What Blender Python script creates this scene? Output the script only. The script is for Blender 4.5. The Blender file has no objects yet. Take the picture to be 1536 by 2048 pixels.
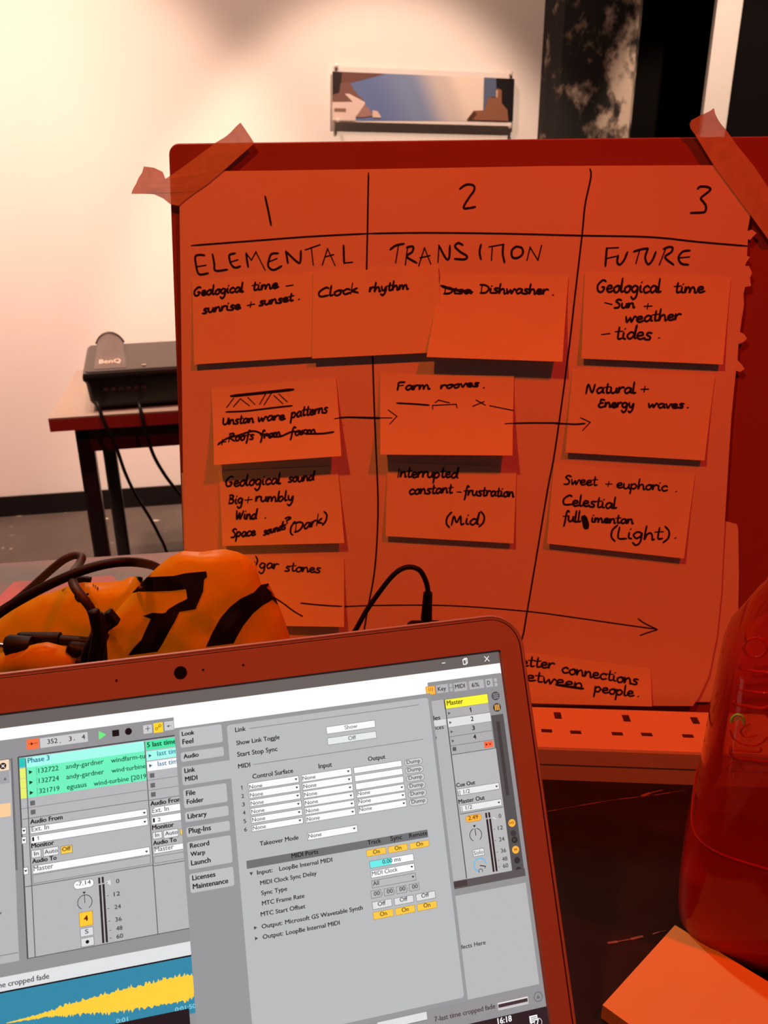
import bpy, bmesh, math, random
import numpy as np
from mathutils import Vector as V, Matrix
from mathutils.bvhtree import BVHTree
from mathutils.geometry import tessellate_polygon
random.seed(4)
SC = bpy.context.scene
COL = SC.collection
rad = math.radians

# ------------------------------------------------------------------ camera
T = 0.74                      # height of the table tops
EYE = V((0, 0, T + 0.45))
FPX = 1560.0                  # focal length in pixels of the 1536 x 2048 frame
pitch, roll = rad(21.3), rad(-0.4)
fw = V((0, math.cos(pitch), -math.sin(pitch)))
_u0 = V((0, math.sin(pitch), math.cos(pitch)))
rt = V((1, 0, 0)) * math.cos(roll) + _u0 * math.sin(roll)
up = _u0 * math.cos(roll) - V((1, 0, 0)) * math.sin(roll)
cam = bpy.data.cameras.new('camera')
cam.sensor_fit = 'HORIZONTAL'; cam.sensor_width = 36.0; cam.lens = 36.0 * FPX / 1536
cam.clip_start = 0.01; cam.clip_end = 60
cam.dof.use_dof = True; cam.dof.focus_distance = 0.50; cam.dof.aperture_fstop = 24
camo = bpy.data.objects.new('camera', cam); COL.objects.link(camo)
m = Matrix((rt, up, -fw)).transposed().to_4x4(); m.translation = EYE
camo.matrix_world = m
SC.camera = camo
SC.view_settings.view_transform = 'Standard'; SC.view_settings.look = 'None'
SC.view_settings.gamma = 1; SC.view_settings.exposure = 0.0
SC.view_settings.use_curve_mapping = False

# ------------------------------------------------------------------ world and lights
w = bpy.data.worlds.new('world'); SC.world = w; w.use_nodes = True
w.node_tree.nodes['Background'].inputs[0].default_value = (.90, .74, .76, 1)
w.node_tree.nodes['Background'].inputs[1].default_value = 0.018
def spot(name, loc, target, energy, color, cone, blend, size=.05):
    l = bpy.data.lights.new(name, 'SPOT'); l.energy = energy; l.color = color
    l.spot_size = rad(cone); l.spot_blend = blend; l.shadow_soft_size = size
    o = bpy.data.objects.new(name, l); COL.objects.link(o); o.location = loc
    o.rotation_euler = (V(target) - V(loc)).to_track_quat('-Z', 'Y').to_euler()
    return o
# warm gallery spots washing the back wall, one left and one right of the picture
WARM = (1, .68, .50)
def ray0(px): return ((px - 768) / 1560.0, .93)
def wall_pt(px, zz):           # a point about where the back wall stands
    d = ray0(px); k = (3.08 + .24 * d[0]) / d[1]; return V((d[0] * k, d[1] * k, zz))
for px_, zz, e_, cone in ((95, .50, 165, 69), (800, .95, 205, 51), (1452, 1.75, 240, 34)):
    p = wall_pt(px_, zz); spot('wall_spot', (p.x + .26, p.y - 1.16, 3.02), p, e_, WARM, cone, .36, .05)
p = wall_pt(420, 1.0); spot('wall_fill', (p.x + .2, p.y - 1.05, 3.25), p, 120, (1, .60, .44), 125, .6, .10)  # added broad fill, lifts the wall between and beyond the spot pools
spot('low_wall_fill', (-1.0, 1.15, 3.05), wall_pt(110, .45), 390, (1, .56, .43), 58, 1, .10)  # added pinkish fill that brightens the lower left wall
spot('floor_table_fill', (-.85, 1.75, 3.15), (-.50, 1.10, .3), 95, (1, .66, .48), 66, .8, .06)  # added fill from above for the floor, grey table and back of the bag
# the two coloured stage lamps over the work table: deep red from the right, orange from the left
spot('red_stage_lamp', (.98, .0, 2.85), (.06, .60, .80), 122, (1, .012, .001), 74, .9, .05)
spot('orange_stage_lamp', (-.74, .04, 2.85), (.12, .56, .80), 104, (1, .140, .010), 36, .9, .05)

# ------------------------------------------------------------------ helpers
def ray(x, y): return fw + rt * ((x - 768) / FPX) + up * ((1024 - y) / FPX)
def on_plane(x, y, P, N):
    d = ray(x, y); return EYE + d * ((P - EYE).dot(N) / d.dot(N))
def on_z(x, y, z): return on_plane(x, y, V((0, 0, z)), V((0, 0, 1)))
def on_y(x, y, Y): return on_plane(x, y, V((0, Y, 0)), V((0, 1, 0)))
class Frame:
    def __init__(s, O, X, Y):
        s.O, s.X, s.Y = V(O), V(X).normalized(), V(Y)
        s.Y = (s.Y - s.X * s.Y.dot(s.X)).normalized(); s.N = s.X.cross(s.Y)
    def pt(s, u, v, h=0): return s.O + s.X * u + s.Y * v + s.N * h
    def uv(s, x, y, h=0):
        p = on_plane(x, y, s.O + s.N * h, s.N) - s.O
        return p.dot(s.X), p.dot(s.Y)
def lin(r, g, b):
    f = lambda c: (c / 255 / 12.92) if c <= 10 else ((c / 255 + .055) / 1.055) ** 2.4
    return (f(r), f(g), f(b))

def mat(name, c, rough=.6, metal=0, spec=.5, noise=0, scale=40, bump=0, bscale=200, trans=0, coat=0):
    m = bpy.data.materials.new(name); m.use_nodes = True
    nt = m.node_tree; b = nt.nodes['Principled BSDF']
    b.inputs['Base Color'].default_value = (*c, 1); b.inputs['Roughness'].default_value = rough
    b.inputs['Metallic'].default_value = metal; b.inputs['Specular IOR Level'].default_value = spec
    if coat: b.inputs['Coat Weight'].default_value = coat
    tc = nt.nodes.new('ShaderNodeTexCoord')
    if noise:
        n = nt.nodes.new('ShaderNodeTexNoise'); n.inputs['Scale'].default_value = scale; n.inputs['Detail'].default_value = 4
        nt.links.new(tc.outputs['Object'], n.inputs['Vector'])
        r = nt.nodes.new('ShaderNodeValToRGB')
        r.color_ramp.elements[0].position = .3; r.color_ramp.elements[1].position = .7
        r.color_ramp.elements[0].color = (*[x * (1 - noise) for x in c], 1)
        r.color_ramp.elements[1].color = (*[min(1, x * (1 + noise)) for x in c], 1)
        nt.links.new(n.outputs[0], r.inputs[0]); nt.links.new(r.outputs[0], b.inputs['Base Color'])
    if bump:
        n2 = nt.nodes.new('ShaderNodeTexNoise'); n2.inputs['Scale'].default_value = bscale; n2.inputs['Detail'].default_value = 3
        nt.links.new(tc.outputs['Object'], n2.inputs['Vector'])
        bp = nt.nodes.new('ShaderNodeBump'); bp.inputs['Strength'].default_value = bump; bp.inputs['Distance'].default_value = .002
        nt.links.new(n2.outputs[0], bp.inputs['Height']); nt.links.new(bp.outputs[0], b.inputs['Normal'])
    if trans:
        out = nt.nodes['Material Output']; tr = nt.nodes.new('ShaderNodeBsdfTransparent'); mx = nt.nodes.new('ShaderNodeMixShader')
        mx.inputs[0].default_value = trans
        nt.links.new(b.outputs[0], mx.inputs[1]); nt.links.new(tr.outputs[0], mx.inputs[2]); nt.links.new(mx.outputs[0], out.inputs[0])
    return m
_glow = {}
def glow(c):
    if c not in _glow:
        m = bpy.data.materials.new('screen_pixels'); m.use_nodes = True
        b = m.node_tree.nodes['Principled BSDF']
        b.inputs['Base Color'].default_value = (.01, .01, .01, 1); b.inputs['Roughness'].default_value = .45
        b.inputs['Specular IOR Level'].default_value = .25
        b.inputs['Emission Color'].default_value = (*lin(*c), 1); b.inputs['Emission Strength'].default_value = 1
        _glow[c] = m
    return _glow[c]

class MB:
    """collects geometry (world coordinates) for one mesh object"""
    def __init__(s): s.v, s.f, s.mi, s.mats, s.cur = [], [], [], [], 0
    def mat(s, m):
        if m not in s.mats: s.mats.append(m)
        s.cur = s.mats.index(m); return s
    def add(s, vs, fs):
        b = len(s.v); s.v += [V(p) for p in vs]
        for f in fs: s.f.append([b + i for i in f]); s.mi.append(s.cur)
    def poly(s, ps):
        if len(ps) <= 4: s.add(ps, [list(range(len(ps)))])
        else: s.add(ps, [list(t) for t in tessellate_polygon([[V(p) for p in ps]])])
    def hexa(s, b, t):   # bottom loop, top loop (same count)
        n = len(b)
        s.add(list(b) + list(t), [list(range(n))[::-1], [n + i for i in range(n)]] +
              [[i, (i + 1) % n, n + (i + 1) % n, n + i] for i in range(n)])
    def box(s, O, X, Y, Z, bev=0):
        """box from corner O along the full edge vectors X, Y, Z"""
        O, X, Y, Z = V(O), V(X), V(Y), V(Z)
        if X.cross(Y).dot(Z) < 0: O, X = O + X, -X
        if not bev:
            b = [O, O + X, O + X + Y, O + Y]; s.hexa(b, [p + Z for p in b]); return
        x, y, z = [a.normalized() * bev for a in (X, Y, Z)]
        def ring(i, zz): 
            c = []
            for (px, py, sx, sy) in ((0, 0, 1, 1), (1, 0, -1, 1), (1, 1, -1, -1), (0, 1, 1, -1)):
                p = O + X * px + Y * py + zz + x * sx * i + y * sy * i
                A, B = p + x * sx * 1, p + y * sy * 1
                c += [B, A] if (px + py) % 2 == 0 else [A, B]
            return c
        rings = [ring(1, V()), ring(.3, z * .3), ring(0, z), ring(0, Z - z), ring(.3, Z - z * .3), ring(1, Z)]
        s.loft(rings, True)
    def loft(s, rings, caps=True):
        n = len(rings[0]); b = len(s.v)
        for r in rings: s.v += [V(p) for p in r]
        for k in range(len(rings) - 1):
            for i in range(n):
                j = (i + 1) % n
                s.f.append([b + k * n + i, b + k * n + j, b + (k + 1) * n + j, b + (k + 1) * n + i]); s.mi.append(s.cur)
        if caps:
            s.f.append([b + i for i in range(n)][::-1]); s.mi.append(s.cur)
            s.f.append([b + (len(rings) - 1) * n + i for i in range(n)]); s.mi.append(s.cur)
    def tube(s, pts, r, n=10, caps=True):
        pts = [V(p) for p in pts]; rs = r if isinstance(r, (list, tuple)) else [r] * len(pts)
        rings = []; nrm = None
        for i, p in enumerate(pts):
            t = (pts[min(i + 1, len(pts) - 1)] - pts[max(i - 1, 0)]).normalized()
            if nrm is None: nrm = t.orthogonal().normalized()
            nrm = (nrm - t * nrm.dot(t)).normalized(); bn = t.cross(nrm)
            rings.append([p + (nrm * math.cos(a) + bn * math.sin(a)) * rs[i] for a in [2 * math.pi * k / n for k in range(n)]])
        s.loft(rings, caps)
    def slab(s, ps, N, th):
        """polygon ps extruded by th behind (against N)"""
        ps = [V(p) for p in ps]; bk = [p - N * th for p in ps]; n = len(ps)
        tri = [list(t) for t in tessellate_polygon([ps])]
        s.add(ps + bk, tri + [[n + i for i in t][::-1] for t in tri] + [[i, n + i, n + (i + 1) % n, (i + 1) % n] for i in range(n)])
    def build(s, name, m=None, parent=None, smooth=False, label=None, cat=None, group=None, kind=None, loc=None, fix=True):
        me = bpy.data.meshes.new(name)
        if parent is not None: L = root_loc(parent)
        elif loc is not None: L = V(loc)
        else:
            L = V([(min(p[k] for p in s.v) + max(p[k] for p in s.v)) / 2 for k in range(3)]); L.z = min(p.z for p in s.v)
        me.from_pydata([tuple(p - L) for p in s.v], [], s.f)
        for mm in (s.mats or [m]): me.materials.append(mm)
        if s.mats: me.polygons.foreach_set('material_index', s.mi)
        if fix:
            bm = bmesh.new(); bm.from_mesh(me); bmesh.ops.recalc_face_normals(bm, faces=bm.faces[:]); bm.to_mesh(me); bm.free()
        if smooth:
            me.polygons.foreach_set('use_smooth', [True] * len(me.polygons))
            if smooth != 'all': me.set_sharp_from_angle(angle=rad(38))
        o = bpy.data.objects.new(name, me); COL.objects.link(o)
        if parent is not None: o.parent = parent
        else: o.location = L
        tag(o, label, cat, group, kind)
        return o
def root_loc(o):
    L = V(o.location)
    while o.parent: o = o.parent; L += V(o.location)
    return L
def tag(o, label=None, cat=None, group=None, kind=None):
    for k, v in (('label', label), ('category', cat), ('group', group), ('kind', kind)):
        if v: o[k] = v
def thing(name, loc, label, cat, group=None):
    o = bpy.data.objects.new(name, None); o.empty_display_size = .05; COL.objects.link(o); o.location = loc
    tag(o, label, cat, group); return o
def smooth_pts(ps, k=6):
    ps = [V(p) for p in ps]
    if len(ps) < 3: return ps
    out = []
    for i in range(len(ps) - 1):
        a, b, c, d = ps[max(i - 1, 0)], ps[i], ps[i + 1], ps[min(i + 2, len(ps) - 1)]
        for j in range(k):
            t = j / k
            out.append(.5 * ((2 * b) + (c - a) * t + (2 * a - 5 * b + 4 * c - d) * t * t + (3 * b - a - 3 * c + d) * t ** 3))
    return out + [ps[-1]]
# views of the photograph that measurements were read in: x offset, y offset, magnification
ZM = dict(A=(0, 1300, 2.954), B=(0, 1680, 2.954), D=(340, 1400, 4.267), E=(640, 1380, 5.486), G=(340, 1640, 4.8), H=(600, 1620, 4.267),
          I=(820, 1280, 6.4), J=(860, 1520, 6.982), K=(820, 1780, 4.518), N=(370, 470, 3.84), O=(600, 460, 2.743), S=(1100, 200, 3.523),
          L=(360, 700, 3.53), M=(700, 700, 3.414), R=(1020, 700, 3.339), W=(1000, 1230, 2.866), Q=(200, 1080, 3.2), F=(250, 220, 2.793),
          C=(0, 1080, 4.655), P=(0, 640, 3.84), U=(680, 1120, 3.84), T=(768, 0, 2.0), X=(620, 100, 3.339), Y=(130, 660, 6.144), px=(0, 0, 1))
def z(c, x, y): a = ZM[c]; return a[0] + x / a[2], a[1] + y / a[2]

# ------------------------------------------------------------------ materials
wall_m = mat('white_painted_wall', (.80, .77, .74), .9, spec=.2, noise=.02, scale=3, bump=.05, bscale=300)
black_wall_m = mat('black_painted_wall', (.004, .0032, .003), .9, spec=.1)
black_table_m = mat('black_table_laminate', (.010, .009, .009), .42, spec=.35, noise=.3, scale=60)
grey_table_m = mat('grey_table_laminate', (.27, .26, .265), .6, noise=.05, scale=90)
board_m = mat('red_board', (.26, .060, .050), .55, spec=.3, noise=.03, scale=20)
paper_m = mat('white_paper', (.70, .69, .66), .85, spec=.2, noise=.02, scale=8)
note_m = mat('pale_note_paper', (.76, .78, .62), .85, spec=.2, noise=.02, scale=30)
ink_m = mat('black_marker_ink', (.010, .010, .012), .7, spec=.2)
tape_m = mat('masking_tape', (.64, .56, .42), .7, spec=.3, noise=.08, scale=120, trans=.33)
silver_m = mat('silver_laptop_shell', (.42, .40, .41), .45, metal=.25, spec=.4)
bezel_m = mat('silver_bezel', (.33, .32, .34), .5, spec=.35, bump=.03, bscale=900)
black_m = mat('black_plastic', (.006, .005, .006), .5, spec=.22)
gloss_black_m = mat('gloss_black_plastic', (.007, .006, .006), .3, spec=.3)
white_plastic_m = mat('white_plastic', (.62, .61, .60), .4, spec=.4)
hole_m = mat('dark_socket_hole', (.25, .12, .10), .8)

# ================================================================== the room
a0, a1 = on_z(0, 1032, 0), on_z(362, 1006, 0)
WF = Frame(a0, a1 - a0, V((0, 0, 1)))          # back wall: u runs right, v up, N towards the room
def wall_panel(name, u0, u1, v0, v1, h0, h1, m, **k):
    b = MB(); b.box(WF.pt(u0, v0, h0), WF.X * (u1 - u0), WF.Y * (v1 - v0), WF.N * (h1 - h0)); return b.build(name, m, kind='structure', **k)
uA = WF.uv(1108, 135)[0]
uP0, uP1 = WF.uv(1106, 135, .12)[0], WF.uv(1288, 135, .12)[0]
uS0, uS1 = WF.uv(1423, 100)[0], WF.uv(1473, 100)[0]
H = 3.3
wall_panel('wall_back', -2.2, uA + .05, 0, H, -.12, 0, wall_m)
wall_panel('baseboard_back', -2.2, uA + .05, .001, .085, .001, .014, mat('black_baseboard', (.007, .005, .005), .6, spec=.2))
wall_panel('wall_recess', uA - .1, uS0 + .6, 0, H, -.42, -.34, black_wall_m)
wall_panel('trim_1', uS0, uS1, 0, H, -.02, 0, mat('white_painted_pier', (.80, .77, .74), .85, spec=.2, noise=.02, scale=4))
wall_panel('wall_right', uS1 + .001, uS1 + 1.6, 0, H, -.03, -.012, black_wall_m)
# floor: worn concrete with pale paint flecks
fm = mat('worn_concrete_floor', (.095, .078, .07), .75, spec=.3, noise=.22, scale=3)
nt = fm.node_tree; pb = nt.nodes['Principled BSDF']; src = pb.inputs['Base Color'].links[0].from_socket
tc = [n for n in nt.nodes if n.type == 'TEX_COORD'][0]
n = nt.nodes.new('ShaderNodeTexNoise'); n.inputs['Scale'].default_value = 17; n.inputs['Detail'].default_value = 2
nt.links.new(tc.outputs['Object'], n.inputs['Vector'])
r = nt.nodes.new('ShaderNodeValToRGB'); r.color_ramp.elements[0].position = .70; r.color_ramp.elements[1].position = .74
nt.links.new(n.outputs[0], r.inputs[0])
mx = nt.nodes.new('ShaderNodeMix'); mx.data_type = 'RGBA'
nt.links.new(r.outputs[0], mx.inputs[0]); nt.links.new(src, mx.inputs[6]); mx.inputs[7].default_value = (.5, .44, .38, 1)
nt.links.new(mx.outputs[2], pb.inputs['Base Color'])
b = MB(); f0 = WF.pt(-2.4, 0, -.5)
b.box(f0 - V((0, 0, .05)), WF.X * 6.5, -WF.N * -5.2, V((0, 0, .05)))
b.build('floor', fm, kind='structure')
# peeling pillar
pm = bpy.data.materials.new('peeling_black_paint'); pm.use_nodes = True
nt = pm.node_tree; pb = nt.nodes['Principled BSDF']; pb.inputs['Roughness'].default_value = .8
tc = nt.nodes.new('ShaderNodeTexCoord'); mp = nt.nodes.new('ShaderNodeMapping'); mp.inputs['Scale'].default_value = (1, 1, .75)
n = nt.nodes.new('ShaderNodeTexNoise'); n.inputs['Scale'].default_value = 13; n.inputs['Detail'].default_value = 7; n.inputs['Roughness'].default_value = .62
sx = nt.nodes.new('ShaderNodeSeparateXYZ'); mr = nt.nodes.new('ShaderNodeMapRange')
mr.inputs['From Min'].default_value = -.02; mr.inputs['From Max'].default_value = .12; mr.inputs['To Min'].default_value = -.13; mr.inputs['To Max'].default_value = .055  # biases the patch mask: dark at the left, paler to the right
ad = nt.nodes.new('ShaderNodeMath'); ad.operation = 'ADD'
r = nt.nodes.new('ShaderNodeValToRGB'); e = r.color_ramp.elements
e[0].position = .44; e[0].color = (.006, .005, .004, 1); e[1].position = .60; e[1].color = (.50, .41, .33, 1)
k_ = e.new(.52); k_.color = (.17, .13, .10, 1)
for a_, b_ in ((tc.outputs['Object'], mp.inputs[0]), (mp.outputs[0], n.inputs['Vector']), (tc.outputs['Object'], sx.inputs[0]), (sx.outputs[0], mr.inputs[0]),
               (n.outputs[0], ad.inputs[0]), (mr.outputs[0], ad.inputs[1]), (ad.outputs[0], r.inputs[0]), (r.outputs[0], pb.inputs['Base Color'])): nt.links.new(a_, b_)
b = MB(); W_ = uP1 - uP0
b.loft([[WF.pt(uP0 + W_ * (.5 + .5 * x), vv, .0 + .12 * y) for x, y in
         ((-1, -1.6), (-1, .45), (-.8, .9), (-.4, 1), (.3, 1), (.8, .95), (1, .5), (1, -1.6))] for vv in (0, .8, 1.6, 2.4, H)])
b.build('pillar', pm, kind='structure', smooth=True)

# ------------------------------------------------------------------ panoramic print on the wall
hP = .030
def xw(x, y, h=hP): return WF.pt(*WF.uv(*z('X', x, y), h), h)
pic = thing('wall_picture', xw(750, 505, 0), 'long panoramic photo of sky and rooftops pinned to the white wall', 'picture')
b = MB(); b.slab([xw(*p) for p in ((150, 108), (1352, 157), (1345, 508), (148, 476))], WF.N, .006); b.build('backing_panel', mat('white_panel', (.78, .73, .70), .35, spec=.4), pic)
def gradient_mat(name, cols, P0, P1, L):
    m = bpy.data.materials.new(name); m.use_nodes = True; nt = m.node_tree; pb = nt.nodes['Principled BSDF']; pb.inputs['Roughness'].default_value = .35
    tc = nt.nodes.new('ShaderNodeTexCoord'); vm = nt.nodes.new('ShaderNodeVectorMath'); vm.operation = 'DOT_PRODUCT'
    d = P1 - P0; vm.inputs[1].default_value = d / d.length_squared
    mm = nt.nodes.new('ShaderNodeMath'); mm.operation = 'SUBTRACT'; mm.inputs[1].default_value = (P0 - L).dot(d / d.length_squared)
    r = nt.nodes.new('ShaderNodeValToRGB'); r.color_ramp.interpolation = 'EASE'
    while len(r.color_ramp.elements) < len(cols): r.color_ramp.elements.new(.5)
    for e, (p, c) in zip(r.color_ramp.elements, cols): e.position = p; e.color = (*c, 1)
    nt.links.new(tc.outputs['Object'], vm.inputs[0]); nt.links.new(vm.outputs['Value'], mm.inputs[0]); nt.links.new(mm.outputs[0], r.inputs[0]); nt.links.new(r.outputs[0], pb.inputs['Base Color'])
    return m
LP = V(pic.location)
skym = gradient_mat('printed_sky', [(0, (.13, .19, .40)), (.45, (.20, .27, .46)), (.78, (.60, .54, .52)), (1, (.80, .71, .62))], xw(480, 470), xw(1010, 200), LP)
def pc(name, c): return mat('print_' + name, c, .35)
b = MB(); lay = [0]
def pp(m, pts):
    b.mat(m); lay[0] += 1; h = hP + .0006 + .0004 * lay[0]
    b.poly([WF.pt(*WF.uv(*z('X', *p), h), h) for p in pts])
pp(skym, ((150, 143), (1365, 192), (1353, 474), (150, 472)))
pp(pc('eave', (.16, .075, .06)), ((150, 143), (505, 158), (330, 205), (262, 222), (150, 250)))
pp(pc('dark_roof', (.03, .018, .02)), ((150, 143), (215, 148), (205, 260), (190, 300), (150, 345)))
pp(pc('wall_shade', (.20, .10, .085)), ((205, 222), (270, 215), (290, 262), (322, 300), (375, 350), (150, 348), (150, 300), (195, 285)))
pp(pc('house', (.74, .60, .55)), ((232, 292), (262, 292), (368, 348), (360, 380), (305, 445), (305, 472), (150, 470), (150, 348), (285, 346)))
pp(pc('house_window', (.25, .16, .12)), ((162, 388), (240, 390), (240, 415), (162, 412)))
pp(pc('gable', (.34, .19, .17)), ((365, 362), (400, 398), (420, 440), (350, 450), (305, 448)))
pp(pc('lean_to', (.70, .54, .48)), ((418, 402), (450, 408), (472, 440), (474, 452), (418, 450)))
pp(pc('blue_strip', (.10, .14, .24)), ((1162, 183), (1245, 187), (1243, 310), (1190, 320), (1182, 402), (1156, 402)))
pp(pc('dark_strip', (.012, .010, .012)), ((1243, 187), (1366, 192), (1355, 474), (1325, 474), (1245, 262)))
pp(pc('brick_tower', (.26, .115, .065)), ((1045, 466), (1092, 405), (1165, 402), (1190, 320), (1240, 318), (1250, 255), (1280, 268), (1280, 355), (1318, 400), (1325, 474)))
pp(pc('tower_shade', (.08, .04, .03)), ((1050, 464), (1096, 412), (1115, 425), (1085, 466)))
pp(pc('chimney_light', (.62, .42, .32)), ((1243, 268), (1254, 268), (1252, 318), (1243, 316)))
b.build('print', None, pic, fix=False)
for px_ in ((175, 108), (1338, 160), (184, 472), (1331, 512)):
    b = MB(); p = xw(*px_); b.tube([p - WF.N * hP, p + WF.N * .004, p + WF.N * .0045, p + WF.N * .012, p + WF.N * .013], [.003, .003, .007, .007, .003], 12)
    b.build('mounting_pin', mat('steel_pin', (.7, .65, .6), .45, metal=.4), pic, smooth=True)

# ------------------------------------------------------------------ side table with the projector
ZT = .72
A_, B_, E_ = on_z(96, 837, ZT), on_z(420, 816.5, ZT), on_z(165, 775, ZT)
tx = (B_ - A_).normalized(); ty = V((0, 0, 1)).cross(tx); dep = .62
tt = thing('side_table', V((*(A_ + tx * .5 + ty * .3).xy, 0)), 'small red-edged table with black legs against the white wall', 'table')
Lx = 1.05; skew = (E_ - A_).dot(tx) / (E_ - A_).dot(ty)
b = MB(); b.box(A_ - V((0, 0, .004)), tx * Lx, ty * dep, V((0, 0, .004))); b.build('tabletop', mat('pale_laminate', (.30, .25, .21), .5), tt)
b = MB(); b.box(A_ - V((0, 0, .034)), tx * Lx, ty * dep, V((0, 0, .03))); b.build('edge_band', mat('red_edge_band', (.30, .018, .012), .5), tt, label='red edge band')
b = MB(); b.box(A_ + tx * .06 + ty * .035 - V((0, 0, .10)), tx * (Lx - .12), ty * .02, V((0, 0, .066)))
b.box(A_ + tx * .06 + ty * (dep - .055) - V((0, 0, .10)), tx * (Lx - .12), ty * .02, V((0, 0, .066))); b.build('apron', mat('dark_apron', (.06, .018, .014), .6), tt)
legm = mat('black_leg', (.018, .013, .014), .35, spec=.5)
for u, v in ((.05, .035), (.05, dep - .07), (Lx - .09, .035), (Lx - .09, dep - .07)):
    b = MB(); b.box(V((*(A_ + tx * u + ty * v).xy, 0)), tx * .04, ty * .04, V((0, 0, ZT - .035)), .006); b.build('leg', legm, tt, smooth=True)
# projector
PH0 = .115
py_ax = (on_z(173, 692, ZT + PH0) - on_z(163, 747, ZT + PH0)); PDp = py_ax.length; py_ax.normalize(); px_ax = V((py_ax.y, -py_ax.x, 0))
fl = on_z(190, 826, ZT)             # front line of its underside
def vert(x, y, off=0): return on_plane(x, y, fl + py_ax * off, -py_ax)
top_z = vert(163, 747).z; PH = top_z - ZT
o0 = vert(163, 747); o0.z = ZT; PDp = (on_z(173, 692, top_z) - on_z(163, 747, top_z)).length; PW = .33
PF = lambda u, v, w: V((*(o0 + px_ax * u + py_ax * v).xy, ZT + w))
PH = top_z - ZT
bl = on_z(171, 692, top_z); PDp = (bl - o0).dot(py_ax); PW = .33
proj = thing('projector', PF(PW / 2, PDp / 2, 0), 'black video projector standing on the red-edged side table', 'projector')
b = MB(); b.mat(gloss_black_m)
def rr(u0, u1, v0, v1, w, r=.012):
    o = []
    for (cx, cy, a) in ((u1 - r, v0 + r, -90), (u1 - r, v1 - r, 0), (u0 + r, v1 - r, 90), (u0 + r, v0 + r, 180)):
        for k in range(4): an = rad(a + 30 * k); o.append(PF(cx + r * math.cos(an), cy + r * math.sin(an), w))
    return o
b.loft([rr(.022, PW - .022, .014, PDp - .02, .010), rr(.010, PW - .01, .008, PDp - .012, .026), rr(.006, PW - .006, .005, PDp - .01, PH * .72),
        rr(0, PW, 0, PDp, PH * .80), rr(0, PW, 0, PDp, PH - .010), rr(.003, PW - .003, .003, PDp - .003, PH - .003), rr(.010, PW - .010, .010, PDp - .01, PH)])
b.build('body', gloss_black_m, proj, smooth=True)
topm = mat('dark_grey_lid', (.045, .036, .032), .5, spec=.4)
b = MB(); b.loft([rr(.008, PW - .008, .008, PDp - .008, PH + .0002), rr(.009, PW - .009, .009, PDp - .009, PH + .002)]); b.build('lid', topm, proj)
def ptop(x, y, w): return on_z(*z('Y', x, y), top_z + w)
lb = [ptop(*p, .002) for p in ((355, 488), (745, 480), (765, 190), (395, 195))]
c0 = lb[0]; lu = (lb[1] - lb[0]); lv = V((*(lb[3] - lb[0]).xy, 0)); lv = py_ax * lv.dot(py_ax) + px_ax * 0
lw = lu.length
def hood(u, v): # arched lens cover, rising to the back
    e = max(0, (v - .42) / .58); return .003 + .002 + (.030 * math.sin(math.pi * min(max((u - .02) / .96, 0), 1)) ** .6) * (e ** .8 if e > 0 else 0)
b = MB(); NU, NV = 14, 12; g = []
for j in range(NV + 1):
    for i in range(NU + 1):
        u, v = i / NU, j / NV; g.append(c0 + px_ax * (lw * u) + lv * v + V((0, 0, hood(u, v) - (.004 if i in (0, NU) or j == 0 else 0))))
fs = [[j * (NU + 1) + i, j * (NU + 1) + i + 1, (j + 1) * (NU + 1) + i + 1, (j + 1) * (NU + 1) + i] for j in range(NV) for i in range(NU)]
base_ = len(g); back = [c0 + px_ax * (lw * i / NU) + lv * .93 + V((0, 0, -.002)) for i in range(NU + 1)]
g += back; fs += [[NV * (NU + 1) + i, NV * (NU + 1) + i + 1, base_ + i + 1, base_ + i] for i in range(NU)]
b.add(g, fs); lens = b.build('lens_cover', mat('grey_lens_cover', (.075, .055, .05), .42, spec=.45), proj, smooth=True)
b = MB(); b.tube([c0 + px_ax * (lw * i / NU) + lv * 1.0 + V((0, 0, hood(i / NU, 1) + .001)) for i in range(NU + 1)], .0035, 8); b.build('cover_rim', topm, lens, smooth=True)

_tc = bpy.data.curves.new('scratch_text', 'FONT'); _tc.resolution_u = 3
_to = bpy.data.objects.new('scratch_text', _tc)
_tcache = {}
def glyphs(s, bold=0):
    """2-D outline of a text: vertices scaled to width 1 x cap height 1, faces"""
    if (s, bold) in _tcache: return _tcache[(s, bold)]
    _tc.body = s; _tc.size = 1; _tc.offset = bold
    me = bpy.data.meshes.new_from_object(_to)
    vs = [v.co.copy() for v in me.vertices]; fs = [list(p.vertices) for p in me.polygons]
    bpy.data.meshes.remove(me)
    x0 = min(v.x for v in vs); x1 = max(v.x for v in vs)
    _tcache[(s, bold)] = ([((v.x - x0) / (x1 - x0), v.y) for v in vs], fs, x1 - x0)
    return _tcache[(s, bold)]
_tc.body = 'H'; _m = bpy.data.meshes.new_from_object(_to); CAP = max(v.co.y for v in _m.vertices); bpy.data.meshes.remove(_m)
vs, fs, _ = glyphs('BenQ')
b = MB(); tw = lw * .68; cap = lv.length * .15
b.add([c0 + px_ax * (lw * .16 + x * tw) + lv.normalized() * (lv.length * .13 + y / CAP * cap) + V((0, 0, .0058)) for x, y in vs], fs)
b.build('lettering', mat('pale_lettering', (.75, .62, .52), .5), lens)
b = MB(); c1 = ptop(945, 440, .003); b.box(c1, px_ax * .011, py_ax * .010, V((0, 0, .0025)), .0008); b.build('button', mat('grey_button', (.45, .36, .3), .4), proj)
b = MB()
for k in range(6): b.box(PF(.045 + .018 * k, .0055, PH * .52), px_ax * .011, py_ax * .002, V((0, 0, .008)))
b.build('port_row', mat('port_metal', (.08, .06, .06), .4, metal=.5), proj)
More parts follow.
